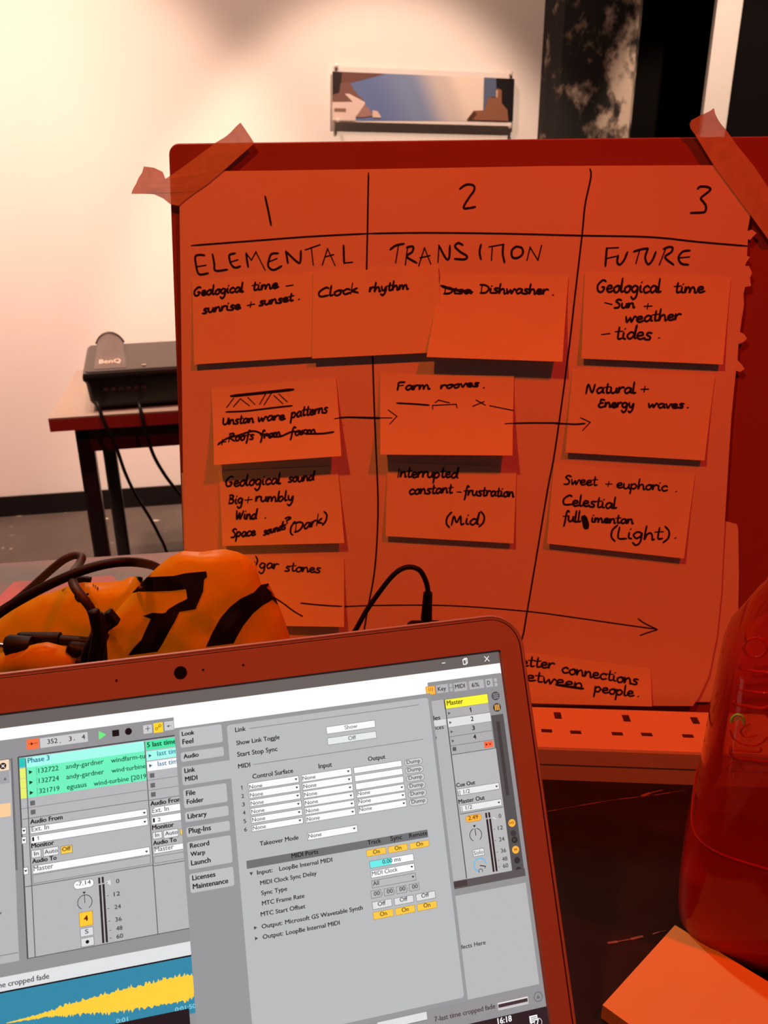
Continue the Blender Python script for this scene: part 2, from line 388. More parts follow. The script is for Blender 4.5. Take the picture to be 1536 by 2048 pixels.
for u in (.03, PW - .05):
    for v in (.05, PDp - .05):
        b = MB(); p = PF(u, v, 0); b.tube([p + V((0, 0, .0003)), p + V((0, 0, .013))], [.009, .007], 12); b.build('foot', black_m, proj)
# its two cables, hanging over the table edge to the floor
def yplane_pts(pts): return [V(on_plane(*z('P', x, y), A_ - ty * o, -ty)) for x, y, o in pts]
fz = on_z(*z('P', 1280, 1790), 0)
cb1 = yplane_pts([(742, 632, -.016), (755, 660, .002), (800, 780, .012), (860, 900, .012), (905, 1010, .012), (960, 1170, .0), (1040, 1340, -.05), (1140, 1500, -.10), (1220, 1650, -.12), (1290, 1810, -.14)])
cb2 = yplane_pts([(1066, 640, -.016), (1078, 682, .002), (1105, 800, .012), (1150, 960, .012), (1200, 1080, .0), (1280, 1210, -.05), (1380, 1340, -.10), (1450, 1450, -.14), (1500, 1560, -.16)])
for nm, cb, lab in (('power_cable', cb1, 'black cable hanging from the left side of the projector to the floor'), ('signal_cable', cb2, 'black cable hanging from the middle of the projector beside the red board')):
    last = cb[-1]; 
    if last.z > .01: cb = cb + [V((last.x + .05, last.y, max(.006, last.z - .25))), V((last.x + .12, last.y + .02, .006))]
    b = MB(); b.tube(smooth_pts(cb, 5), .0045, 8); b.build(nm, black_m, smooth='all', label=lab, cat='cable')

# ================================================================== the work tables
def table(name, x0, x1, y0, y1, m, label, legs):
    t = thing(name, ((x0 + x1) / 2, (y0 + y1) / 2, 0), label, 'table')
    b = MB(); b.box((x0, y0, T - .025), (x1 - x0, 0, 0), (0, y1 - y0, 0), (0, 0, .025), .002); b.build('tabletop', m, t)
    for x, y in legs:
        b = MB(); b.box((x - .02, y - .02, 0), (.04, 0, 0), (0, .04, 0), (0, 0, T - .025), .004); b.build('leg', black_m, t, smooth=True)
    return t
gb, gc = on_z(0, 1127, T), on_z(345, 1104, T)
YS = .705
table('black_table', -.80, 1.05, -.12, YS - .002, black_table_m, 'black table carrying the laptop, bottle and extension lead', ((-.75, -.07), (1.0, -.07), (-.75, YS - .06), (1.0, YS - .06)))
gx = (gc - gb).normalized()
t2 = thing('grey_table', (-.1, .8, 0), 'grey table behind the plastic bag and red board', 'table')
p0 = V((-.80, YS, T)); p1 = V((1.05, YS, T)); q = lambda x: V((x, gb.y + (x - gb.x) * gx.y / gx.x, T))
b = MB(); dn = V((0, 0, .025)); lo = [p0, p1, q(1.05), q(-.80)]
b.hexa([p - dn for p in lo], lo); b.build('tabletop', grey_table_m, t2)
for x, y in ((-.74, YS + .06), (.98, YS + .06), (-.74, .88), (.98, .92)):
    b = MB(); b.box((x - .02, y - .02, 0), (.04, 0, 0), (0, .04, 0), (0, 0, T - .025), .004); b.build('leg', black_m, t2, smooth=True)

# ================================================================== extension lead
ET = T + .034
e_bf0, e_bf1 = on_z(1085, 1543.5, T), on_z(1360, 1553.5, T)
ex = (e_bf1 - e_bf0).normalized(); ey = V((0, 0, 1)).cross(ex)
def exy(x, y, zz):                     # pixel on a level plane -> coordinates along / across the lead
    p = on_z(x, y, zz) - e_bf0; return p.dot(ex), p.dot(ey)
ev0 = exy(1200, 1497, ET)[1]; ev1 = exy(1250, 1417, ET)[1]
eu0, eu1 = exy(690, 1480, ET)[0], exy(1580, 1500, ET)[0]
def EP(u, v, zz): return V((*(e_bf0 + ex * u + ey * v).xy, zz))
holes = [(1115.5, 1431, 'e'), (1252.5, 1436.5, 'e'), (1390, 1441, 'e'), (1093.5, 1461.5, 'p'), (1151.5, 1464.5, 'p'), (1234.5, 1467.5, 'p'), (1293.5, 1469, 'p'), (1376, 1472, 'p'), (1435, 1474, 'p')]
hr = []
for x, y, k in holes:
    u, v = exy(x, y, ET); a_, b_ = (.0031, .0048) if k == 'e' else (.0046, .0023)
    hr.append((u - a_, u + a_, v - b_, v + b_))
pitch_u = (hr[1][0] - hr[0][0])
for k in (-1, -2, -3):                 # the sockets hidden behind the laptop
    for h_ in (hr[0], hr[3], hr[4]): hr.append((h_[0] + k * pitch_u, h_[1] + k * pitch_u, h_[2], h_[3]))
ext = thing('extension_lead', EP((eu0 + eu1) / 2, (ev0 + ev1) / 2, T), 'white multi-socket extension lead lying along the foot of the red board', 'extension lead')
b = MB(); bev = .003
us = sorted({eu0 + bev, eu1 - bev, *[h_[0] for h_ in hr], *[h_[1] for h_ in hr]}); us = [u for u in us if eu0 + bev <= u <= eu1 - bev]
vsv = sorted({ev0 + bev, ev1 - bev, *[h_[2] for h_ in hr], *[h_[3] for h_ in hr]})
# merge nearly equal rows so that the grid stays clean
for i in range(len(us) - 1):
    for j in range(len(vsv) - 1):
        cu, cv = (us[i] + us[i + 1]) / 2, (vsv[j] + vsv[j + 1]) / 2
        if not any(h_[0] < cu < h_[1] and h_[2] < cv < h_[3] for h_ in hr):
            b.add([EP(us[i], vsv[j], ET), EP(us[i + 1], vsv[j], ET), EP(us[i + 1], vsv[j + 1], ET), EP(us[i], vsv[j + 1], ET)], [[0, 1, 2, 3]])
def ering(d, zz): return [EP(u, v, zz) for u, v in ((eu0 + d, ev0 + d), (eu1 - d, ev0 + d), (eu1 - d, ev1 - d), (eu0 + d, ev1 - d))]
b.loft([ering(bev, ET), ering(.0008, ET - .0009), ering(0, ET - .003), ering(0, T + .0165)], False)
b.build('socket_cover', white_plastic_m, ext, fix=False)
b = MB(); b.loft([ering(.0005, T), ering(.0005, T + .0158)], True); b.build('base_shell', white_plastic_m, ext)
for h_ in hr:
    b = MB()
    if h_[0] > eu0 and h_[1] < eu1:
        c = [(h_[0], h_[2]), (h_[1], h_[2]), (h_[1], h_[3]), (h_[0], h_[3])]
        top = [EP(u, v, ET) for u, v in c]; bot = [EP(u, v, ET - .007) for u, v in c]
        b.add(top + bot, [[i, 4 + i, 4 + (i + 1) % 4, (i + 1) % 4] for i in range(4)] + [[4, 5, 6, 7]])
        b.build('socket_slot', hole_m, ext, fix=False)

# ================================================================== red board, paper sheets
ya = rad(3.5); tl = rad(12.2)
Nb = V((-math.sin(ya) * math.cos(tl), -math.cos(ya) * math.cos(tl), math.sin(tl)))
Xb = V((math.cos(ya), -math.sin(ya), 0))
e_back = EP(exy(1250, 1417, ET)[0], ev1 + .014, ET)
SF = Frame(e_back, Xb, Nb.cross(Xb))
HB = -.004                                    # face of the board, behind the paper
def sp(x, y, h=0): return SF.pt(*SF.uv(x, y, h), h)
vb = -(e_back.z - T - .0035) / SF.Y.z         # v where the board meets the table
buL, bvT = SF.uv(337, 300, HB)[0], SF.uv(760, 281, HB)[1]
buR = SF.uv(1800, 280, HB)[0]
board = thing('display_board', SF.pt((buL + buR) / 2, vb, HB - .006), 'dark red rounded board propped upright on the tables behind the laptop', 'board')
def rrect(u0, u1, v0, v1, r, n=8, bottom_r=None):
    o = []
    for cx, cy, a, q in ((u1, v0, -90, bottom_r or r), (u1, v1, 0, r), (u0, v1, 90, r), (u0, v0, 180, bottom_r or r)):
        sx = -1 if cx == u1 else 1; sy = 1 if cy == v0 else -1
        for k in range(n + 1):
            an = rad(a + 90 * k / n); o.append((cx + sx * q + q * math.cos(an), cy + sy * q + q * math.sin(an)))
    return o
b = MB(); R0 = rrect(buL, buR, vb, bvT, .009); R1 = rrect(buL + .0012, buR - .0012, vb + .0012, bvT - .0012, .008)
b.loft([[SF.pt(u, v, HB) for u, v in R1], [SF.pt(u, v, HB - .0012) for u, v in R0], [SF.pt(u, v, HB - .008) for u, v in R0], [SF.pt(u, v, HB - .0092) for u, v in R1]])
b.build('panel', board_m, board)
b = MB(); mid = SF.pt((buL + buR) / 2, bvT * .7, HB - .010); foot = V((mid.x + .0, mid.y + .14, T + .001))
b.box(mid - Xb * .04, Xb * .08, foot - mid, Nb * -.006); b.build('prop_strut', board_m, board)
top_back = SF.pt(0, 0, HB)

def sheet(name, pts, h, label, th=.0005, parent=None, sag=None):
    b = MB(); ps = [sp(x, y, h) for x, y in pts]; b.slab(ps, SF.N, th)
    return b.build(name, paper_m, parent, label=label, cat='paper' if parent is None else None)
bk = [(1500, 330)] if 0 else []
sheet('paper_sheet', [(363, 946), (1440, 1043), (1453, 1043), (1473, 1048), (1476.5, 1058), (1478, 1150), (1476, 1250), (1420, 1404), (900, 1404), (375, 1330)], -.0022,
      'white paper sheet peeping out behind the large ruled sheet on the red board')
big_pts = [(358, 343), (550, 341), (760, 338), (1100, 332), (1496, 330), (1500, 341), (1509, 342), (1507, 351), (1497, 368), (1504, 381), (1504, 392), (1499, 440), (1495, 462),
           (1504, 459), (1513, 466), (1500, 480), (1496, 478), (1494, 512), (1500, 514), (1493, 524), (1490, 532), (1498, 532), (1504, 546), (1500, 556), (1502, 572), (1490, 574), (1487, 590), (1488, 610), (1483, 640),
           (1480, 664), (1488, 668), (1494, 677), (1487, 684), (1477, 688), (1475, 720), (1484, 730), (1489, 738), (1480, 744), (1472, 741), (1463, 830), (1456, 940), (1450, 1040), (1446, 1110), (1443, 1180), (1434, 1270), (1418, 1350), (1400, 1390), (1386, 1412),
           (1100, 1411), (900, 1411), (600, 1400), (382, 1330), (376, 1200), (370, 1080), (366, 950), (363, 700)]
big = thing('flip_chart_sheet', sp(900, 1409), 'large white sheet ruled into three headed columns, taped to the red board', 'paper')
b = MB(); ps = [sp(x, y) for x, y in big_pts]; b.slab(ps, SF.N, .0006); b.build('page', paper_m, big)

class FlatSurf:
    def __init__(s, h): s.h = h
    def __call__(s, x, y): return sp(x, y, s.h), SF.N
def ribbon(b, surf, pts, wd, lift=.00025, smooth=5):
    """ink line: pts are photograph points on the surface; wd the line width in metres"""
    P = []
    for x, y in pts:
        p, n = surf(x, y); P.append((p, n))
    q = smooth_pts([p for p, n in P], smooth) if len(P) > 2 else [p for p, n in P]
    n = P[0][1]; L, Rr = [], []
    for i, p in enumerate(q):
        d = (q[min(i + 1, len(q) - 1)] - q[max(i - 1, 0)]).normalized(); s_ = n.cross(d).normalized()
        e = d * (wd * .35 * (-1 if i == 0 else 1)) if i in (0, len(q) - 1) else V()
        k = .5 * (.55 if i in (0, len(q) - 1) else 1)
        L.append(p + s_ * wd * k + e + n * lift); Rr.append(p - s_ * wd * k + e + n * lift)
    m_ = len(q); b.add(L + Rr, [[m_ + i, m_ + i + 1, i + 1, i] for i in range(m_ - 1)])
def dot(b, surf, x, y, r):
    p, n = surf(x, y); u = n.orthogonal().normalized(); w_ = n.cross(u)
    b.add([p + n * .0003 + (u * math.cos(k * .785) + w_ * math.sin(k * .785)) * r for k in range(8)], [list(range(8))])

# single-stroke hand lettering: x-height 1, ascenders to 2
HF = {
 'a': (1, [[(.85, .85), (.45, 1), (.12, .5), (.35, 0), (.72, .35), (.85, .9), (.85, .2), (1.02, .1)]]),
 'b': (.95, [[(.15, 2), (.1, .9), (.12, .1), (.3, .75), (.6, .95), (.8, .5), (.5, 0), (.15, .15)]]),
 'c': (.85, [[(.8, .8), (.5, 1), (.12, .55), (.35, 0), (.85, .2)]]),
 'd': (1, [[(.8, .75), (.45, .95), (.1, .45), (.35, 0), (.75, .5), (.95, 2), (.85, .3), (1, .1)]]),
 'e': (.85, [[(.1, .45), (.65, .6), (.6, .95), (.25, .9), (.1, .4), (.4, .02), (.9, .25)]]),
 'f': (.75, [[(.85, 1.75), (.6, 1.95), (.45, 1.2), (.4, 0), (.3, -.8)], [(.1, .95), (.8, 1.05)]]),
 'g': (1, [[(.8, .85), (.4, 1), (.1, .5), (.4, .05), (.75, .45), (.82, .9), (.75, -.5), (.4, -.95), (.1, -.6)]]),
 'h': (.95, [[(.15, 2), (.1, 1), (.1, 0), (.25, .7), (.55, .98), (.72, .6), (.78, 0), (.95, .08)]]),
 'i': (.45, [[(.15, .95), (.15, .2), (.4, .05)], [(.22, 1.42), (.27, 1.5)]]),
 'k': (.85, [[(.15, 2), (.1, 0)], [(.7, 1), (.18, .5), (.5, .3), (.85, .05)]]),
 'l': (.45, [[(.15, 2), (.12, .4), (.2, .05), (.45, .15)]]),
 'm': (1.4, [[(.1, 1), (.1, 0), (.25, .75), (.45, .95), (.6, .5), (.6, 0), (.75, .75), (1, .95), (1.15, .5), (1.2, .05), (1.4, .1)]]),
 'n': (.95, [[(.1, 1), (.1, 0), (.25, .7), (.55, .98), (.72, .6), (.78, .05), (.95, .12)]]),
 'o': (.9, [[(.5, 1), (.12, .6), (.3, .02), (.7, .2), (.75, .75), (.5, 1), (.9, .9)]]),
 'p': (.95, [[(.1, 1), (.1, 0), (.05, -.95)], [(.1, .6), (.45, 1), (.8, .6), (.5, .05), (.12, .2)]]),
 'r': (.7, [[(.1, 1), (.1, 0), (.2, .65), (.45, 1), (.72, .9)]]),
 's': (.75, [[(.7, .95), (.35, 1), (.22, .7), (.58, .4), (.5, .05), (.05, .05)]]),
 't': (.7, [[(.35, 1.7), (.3, .4), (.4, .05), (.7, .15)], [(0, 1.05), (.7, 1.15)]]),
 'u': (.95, [[(.1, 1), (.12, .3), (.4, .02), (.7, .4), (.76, 1), (.78, .2), (.95, .1)]]),
 'v': (.8, [[(.1, 1), (.35, .05), (.65, .9), (.85, .85)]]),
 'w': (1.25, [[(.1, 1), (.25, .05), (.6, .8), (.75, .05), (1.05, .95), (1.25, .85)]]),
 'y': (.9, [[(.1, 1), (.2, .3), (.5, .1), (.75, .9), (.7, -.3), (.4, -.95), (.1, -.7)]]),
 'G': (1.25, [[(1.1, 1.6), (.7, 1.75), (.15, 1), (.3, .15), (.8, .1), (1, .7), (.7, .75)]]),
 'C': (1.2, [[(1.1, 1.6), (.75, 1.75), (.15, 1), (.3, .12), (1.15, .2)]]),
 'D': (1.25, [[(.2, 1.7), (.2, .05)], [(-.05, 1.7), (.7, 1.6), (1.15, 1), (.8, .15), (.1, .05)]]),
 'F': (1, [[(.9, 1.7), (.2, 1.65), (.15, .8), (.1, 0)], [(.15, .95), (.75, 1)]]),
 'R': (1.15, [[(.2, 1.7), (.1, 0)], [(.1, 1.6), (.7, 1.75), (.85, 1.3), (.2, .9), (1.1, .0)]]),
 'B': (1.1, [[(.2, 1.7), (.15, .05)], [(.1, 1.65), (.7, 1.6), (.65, 1.1), (.2, .95), (.85, .7), (.7, .1), (.1, .05)]]),
 'W': (1.5, [[(.1, 1.7), (.3, .05), (.7, 1.3), (.85, .05), (1.35, 1.6)]]),
 'S': (.95, [[(.9, 1.55), (.55, 1.75), (.2, 1.4), (.7, .75), (.6, .1), (.05, .05)]]),
 'U': (1.2, [[(.1, 1.5), (.15, .4), (.5, .05), (.9, .5), (1, 1.5), (1.02, .3), (1.2, .1)]]),
 'N': (1.2, [[(.05, -.05), (.2, 1.6), (.75, .1), (1.0, 1.55)]]),
 'E': (1, [[(.9, 1.5), (.4, 1.6), (.35, 1), (.75, .9)], [(.4, .95), (.1, .4), (.4, .0), (.95, .2)]]),
 'I': (.4, [[(.2, 1.5), (.15, 0)]]),
 'L': (.9, [[(.15, 1.7), (.15, .1), (.85, .05)]]),
 'M': (1.5, [[(.1, 0), (.25, 1.4), (.6, .4), (.95, 1.4), (1.1, .1), (1.4, .2)]]),
 '(': (.6, [[(.55, 2), (.15, 1.2), (.15, .2), (.5, -.4)]]), ')': (.6, [[(.1, 2), (.5, 1.3), (.5, .3), (.1, -.4)]]),
 '+': (.9, [[(.1, .5), (.85, .55)], [(.45, 1), (.42, .05)]]), '-': (.8, [[(.1, .5), (.75, .5)]]),
 '.': (.35, [[(.1, .05), (.18, .1)]]), '?': (.7, [[(.1, 1.5), (.4, 1.8), (.6, 1.4), (.3, .9), (.3, .6)], [(.3, .1), (.36, .14)]]), ' ': (.6, [])}
def word(zone, s, x0, y0, x1, y1, xh, slant=.12):
    adv = sum(HF[c][0] for c in s); cx = 0; out = []
    dx, dy = (x1 - x0) / adv, (y1 - y0) / adv
    for c in s:
        j = random.uniform(-.06, .06); xh_ = xh * .9
        for st in HF[c][1]:
            out.append([z(zone, x0 + dx * (cx + px) + slant * py * xh_, y0 + dy * (cx + px) - (py + j) * xh_) for px, py in st])
        cx += HF[c][0]
    return out
def strokes(zone, *ls): return [[z(zone, *p) for p in l] for l in ls]
def ink(parent, surf, items, name='handwriting', label=None, lift=.00025):
    b = MB()
    for wd, sts in items:
        for st in sts: ribbon(b, surf, st, wd, lift)
    return b.build(name, ink_m, parent, label=label, fix=False)

# headings and rulings on the big sheet
head = (strokes('F', [(783, 483), (800, 560), (816, 643)]) + strokes('T', [(303, 755), (330, 738), (358, 742), (360, 762), (340, 790), (318, 830), (340, 832), (365, 827)]) +
        strokes('S', [(1040, 625), (1060, 610), (1110, 612), (1130, 630), (1105, 655), (1063, 690), (1078, 715), (1098, 745), (1095, 780), (1075, 792), (990, 795)]) +
        strokes('N', [(150, 155), (112, 152), (80, 165), (85, 230), (100, 290), (125, 303), (178, 293)], [(88, 243), (160, 232)], [(212, 148), (225, 220), (235, 273), (325, 265)],
                [(385, 140), (345, 150), (340, 175), (355, 225), (385, 250), (425, 240)], [(352, 207), (405, 190)], [(485, 245), (476, 190), (470, 140)], [(470, 140), (510, 192)], [(510, 192), (545, 130)], [(545, 130), (615, 268)],
                [(715, 140), (665, 145), (645, 190), (640, 240), (680, 268), (742, 238)], [(642, 207), (705, 180)], [(790, 215), (783, 170), (775, 125)], [(775, 125), (860, 205), (885, 205), (890, 120)],
                [(925, 113), (1035, 75)], [(970, 100), (985, 228)], [(1055, 228), (1095, 105)], [(1095, 105), (1152, 232)], [(1075, 168), (1140, 150)], [(1218, 80), (1220, 150), (1222, 215)], [(1222, 215), (1285, 208)]) +
        strokes('O', [(495, 107), (525, 85), (570, 75)], [(540, 85), (525, 178)], [(578, 190), (590, 95)], [(585, 95), (620, 90), (615, 120), (585, 145), (640, 180)], [(650, 200), (683, 98)], [(683, 98), (717, 185)], [(660, 152), (712, 140)],
                [(757, 175), (762, 85)], [(762, 85), (800, 155), (818, 152), (822, 85)], [(893, 82), (868, 71), (850, 90), (880, 120), (915, 142), (905, 160), (848, 158)], [(993, 80), (985, 120), (992, 160)],
                [(1038, 92), (1118, 78)], [(1055, 90), (1050, 165)], [(1115, 80), (1112, 130), (1122, 178)], [(1185, 90), (1162, 112), (1165, 148), (1195, 152), (1222, 128), (1215, 97), (1182, 90)],
                [(1245, 165), (1262, 95)], [(1262, 95), (1305, 165)], [(1305, 165), (1325, 85)]) +
        strokes('S', [(480, 1040), (400, 1043)], [(400, 1043), (395, 1100), (390, 1170)], [(395, 1117), (470, 1100)], [(480, 1095), (473, 1140), (490, 1160), (520, 1130), (545, 1072)], [(590, 1068), (640, 1052), (690, 1045)], [(630, 1062), (605, 1150)],
                [(690, 1045), (670, 1110), (690, 1157), (720, 1130), (745, 1070)], [(770, 1160), (812, 1055)], [(800, 1050), (835, 1035), (862, 1040), (855, 1070), (810, 1108), (870, 1160)], [(985, 1060), (935, 1068), (905, 1110), (925, 1152), (975, 1160)], [(908, 1112), (980, 1105)]))
rules = [[(383, 491), (500, 482), (620, 473), (737, 467)], [(737, 467), (850, 465.5), (1000, 467), (1160, 471), (1300, 474), (1400, 484), (1495, 492)],
         [(737, 346), (736, 400), (735, 460), (734, 500), (733, 560)], [(745, 700), (748, 800), (752, 900), (756, 1000), (754, 1080), (748, 1150), (736, 1215), (728, 1262)],
         [(1180, 338), (1181.5, 355), (1170, 410), (1164, 470), (1150, 590), (1135, 720), (1110, 900), (1095, 980), (1070, 1130), (1053, 1230), (1046, 1270), (1036, 1300)]]
arrows = strokes('L', [(1126, 478), (1200, 474), (1300, 478), (1412, 482)]) + strokes('M', [(0, 459), (100, 460), (209, 463)]) + strokes('M', [(1108, 500), (1250, 497), (1434, 498)]) + strokes('R', [(300, 490), (340, 491), (387, 493)])
long_a = [[(684, 1213), (760, 1210.5), (900, 1211), (1050, 1222), (1150, 1235), (1240, 1248), (1312, 1258)]] + strokes('R', [(855, 1793), (900, 1825), (985, 1866)], [(985, 1866), (925, 1885), (868, 1905)])
ink(big, FlatSurf(0), [(.0017, head), (.0013, rules), (.0013, arrows), (.0010, long_a)], 'marker_writing')

# ------------------------------------------------------------------ sticky notes
class Note:
    def __init__(s, c, h0, lift, p=1.7):
        s.h0, s.lift, s.p = h0, lift, p
        TL, TR, BR, BL = c
        s.c = [V((*SF.uv(*TL, h0), 0)), V((*SF.uv(*TR, h0), 0)), V((*SF.uv(*BR, h0 + lift), 0)), V((*SF.uv(*BL, h0 + lift), 0))]
    def uv(s, a, t): A, B, C_, D = s.c; return (A * (1 - a) + B * a) * (1 - t) + (D * (1 - a) + C_ * a) * t
    def h(s, t): return s.h0 + s.lift * max(t, 0) ** s.p
    def P(s, a, t, dh=0): q = s.uv(a, t); return SF.pt(q.x, q.y, s.h(t) + dh)
    def inv(s, u, v):
        a = t = .5
        for _ in range(6):
            q = s.uv(a, t); ea, et = s.uv(a + .01, t) - q, s.uv(a, t + .01) - q
            dx, dy = u - q.x, v - q.y; det = ea.x * et.y - ea.y * et.x
            a += .01 * (dx * et.y - dy * et.x) / det; t += .01 * (ea.x * dy - ea.y * dx) / det
        return a, t
    def __call__(s, x, y):
        h = s.h0; t = 0
        for _ in range(6): a, t = s.inv(*SF.uv(x, y, h)); h = s.h(t)
        n = (s.P(a, t - .02) - s.P(a, t + .02)).cross(s.P(a - .02, t) - s.P(a + .02, t)).normalized()
        return s.P(a, t), n if n.dot(SF.N) > 0 else -n
    def mesh(s, b, th=.0003, nx=4, ny=10):
        g = [s.P(i / nx, j / ny) for j in range(ny + 1) for i in range(nx + 1)]; k = len(g)
        g += [p - SF.N * th for p in g]; r = lambda i, j: j * (nx + 1) + i; fs = []
        for j in range(ny):
            for i in range(nx):
                q = [r(i, j), r(i, j + 1), r(i + 1, j + 1), r(i + 1, j)]; fs += [q, [k + x for x in q][::-1]]
        ed = [r(i, 0) for i in range(nx + 1)] + [r(nx, j) for j in range(1, ny + 1)] + [r(i, ny) for i in range(nx - 1, -1, -1)] + [r(0, j) for j in range(ny - 1, 0, -1)]
        for i in range(len(ed)): a_, b_ = ed[i], ed[(i + 1) % len(ed)]; fs.append([a_, b_, k + b_, k + a_])
        b.add(g, fs)
def note(c, h0, lift, label, items, p=1.7):
    n = Note(c, h0, lift, p); b = MB(); n.mesh(b)
    o = thing('sticky_note', n.P(.5, 1), label, 'sticky note', 'handwritten notes on the large sheet')
    b.build('note_paper', note_m, o, smooth=True)
    ink(o, n, items)
K5, K4 = .0016, .0014
def ln(zone, *ls): return strokes(zone, *ls)
note(((384, 562), (628, 546), (650, 712), (388, 729)), .0008, .0026, 'pale note under ELEMENTAL reading Geological time, sunrise + sunset',
     [(K5, word('N', 'Geological', 62, 468, 448, 436, 42) + word('N', 'time', 512, 428, 715, 404, 42) + ln('N', [(778, 392), (828, 384)]) +
       word('N', 'sunrise', 132, 603, 425, 566, 40) + word('N', '+', 470, 562, 535, 552, 44) + word('N', 'sunset', 566, 545, 830, 505, 38) + word('N', '.', 868, 497, 885, 495, 40))])
note(((626, 546), (876, 531), (887, 704), (624, 717)), .0016, .003, 'pale note reading Clock rhythm, overlapping its two neighbours',
     [(K5, word('O', 'Clock', 95, 368, 318, 346, 31) + word('O', 'rhythm', 378, 340, 594, 325, 28))])
note(((882, 548), (1137, 553), (1125, 723.5), (853, 714)), .0008, .0085, 'pale note under TRANSITION reading Dishwasher with a word struck out',
     [(K5, word('O', 'Disa', 785, 350, 940, 348, 23) + word('O', 'Dishwasher', 985, 345, 1358, 352, 30) + word('O', '.', 1382, 360, 1395, 360, 30)), (.0022, ln('O', [(775, 306), (850, 328), (945, 340)]))])
note(((1170, 545), (1462, 557), (1446, 729), (1163, 717)), .0008, .0028, 'pale note under FUTURE reading Geological time, sun + weather, tides',
     [(K5, word('S', 'Geological', 322, 1352, 780, 1358, 54) + word('S', 'time', 872, 1355, 1085, 1358, 46) + ln('S', [(388, 1428), (435, 1440)]) + word('S', 'Sun', 450, 1466, 595, 1462, 38) +
       word('S', '+', 655, 1470, 718, 1470, 40) + word('S', 'weather', 525, 1568, 918, 1550, 46) + ln('S', [(365, 1652), (420, 1645)]) + word('S', 'tides', 455, 1682, 715, 1690, 56) + word('S', '.', 760, 1682, 778, 1682, 50))])
note(((422, 778), (672, 757), (682.5, 912), (428, 930)), .0008, .010, 'pale note with a hatched pattern drawn above Unstan ware patterns',
     [(.0024, ln('L', [(360, 325), (580, 302), (800, 278)])), (K4, ln('L', [(325, 437), (450, 432), (560, 420), (680, 405), (792, 393)], [(378, 340), (330, 405)], [(425, 345), (378, 400)], [(428, 345), (490, 393)], [(480, 335), (528, 383)],
        [(605, 308), (563, 382)], [(645, 305), (595, 385)], [(665, 322), (725, 378)], [(700, 312), (757, 365)], [(1093, 485), (1130, 478)])),
      (K5, word('L', 'Unstan', 298, 530, 520, 510, 36) + word('L', 'ware', 545, 508, 740, 490, 38) + word('L', 'patterns', 782, 478, 1040, 442, 42) + word('L', '+', 268, 672, 325, 665, 40) + word('L', 'Roofs', 340, 645, 520, 628, 36) +
        word('L', 'from', 560, 628, 712, 608, 34) + word('L', 'farm', 768, 608, 962, 590, 36)),
      (K5, ln('L', [(268, 668), (330, 625), (420, 600), (520, 572), (600, 600), (700, 612), (800, 575), (900, 590), (1000, 590), (1085, 578)]))])
note(((760, 748), (1028, 752), (1025, 911), (760.5, 909)), .0008, .010, 'pale note reading Farm rooves above a few short drawn lines',
     [(K5, word('M', 'Farm', 318, 275, 545, 266, 34) + word('M', 'rooves', 615, 264, 880, 248, 28) + word('M', '.', 908, 258, 922, 258, 30)),
      (K4, ln('M', [(320, 362), (430, 368), (540, 376)], [(582, 358), (605, 342)], [(605, 342), (678, 360)], [(565, 402), (563, 378)], [(563, 378), (725, 370)], [(725, 370), (730, 393)], [(840, 383), (915, 352)], [(862, 342), (922, 375)], [(955, 380), (1112, 412)])),
      (.0013, ln('M', [(207, 463), (285, 463)], [(262, 410), (320, 452)], [(320, 452), (272, 505)], [(1060, 503), (1110, 500)]))])
note(((1145, 741), (1430, 753), (1409, 921), (1131, 905)), .0008, .0028, 'pale note reading Natural + Energy waves, with an arrow pointing into it',
     [(.0016, word('R', 'Natural', 505, 287, 838, 287, 42) + word('R', '+', 868, 282, 925, 282, 40) + word('R', 'Energy', 585, 382, 828, 386, 36) + word('R', 'waves', 918, 385, 1160, 388, 32) + word('R', '.', 1180, 388, 1195, 388, 32)),
      (.0013, ln('R', [(385, 493), (440, 495), (500, 490)], [(472, 452), (535, 482)], [(535, 482), (485, 537)]))])
note(((437, 942), (675, 932), (688.5, 1086), (445, 1092)), .0008, .0045, 'pale note reading Geological sound, Big + rumbly, Wind, Space sounds, (Dark)',
     [(K5, word('L', 'Geological', 315, 967, 710, 944, 44) + word('L', 'sound', 762, 935, 945, 920, 38) + word('L', 'Big', 340, 1085, 445, 1083, 40) + word('L', '+', 450, 1078, 510, 1074, 44) + word('L', 'rumbly', 530, 1072, 802, 1062, 40) +
        word('L', 'Wind', 390, 1200, 540, 1190, 42) + word('L', '.', 596, 1190, 612, 1190, 40) + word('L', 'Space', 360, 1322, 532, 1310, 38) + word('L', 'sounds', 588, 1310, 745, 1262, 34) + word('L', '?', 730, 1230, 785, 1222, 28) + word('L', '(Dark)', 772, 1300, 1035, 1212, 44))])
note(((775, 925), (1033.5, 934), (1027, 1087), (771, 1072)), .0008, .0028, 'pale note reading Interrupted, constant, frustration, (Mid)',
     [(K5, word('M', 'Interrupted', 320, 868, 735, 872, 42) + word('M', 'constant', 400, 985, 698, 975, 38) + ln('M', [(733, 968), (758, 970)]) + word('M', 'frustration', 772, 992, 1118, 1002, 38) + word('M', '(Mid)', 648, 1195, 915, 1190, 48))])
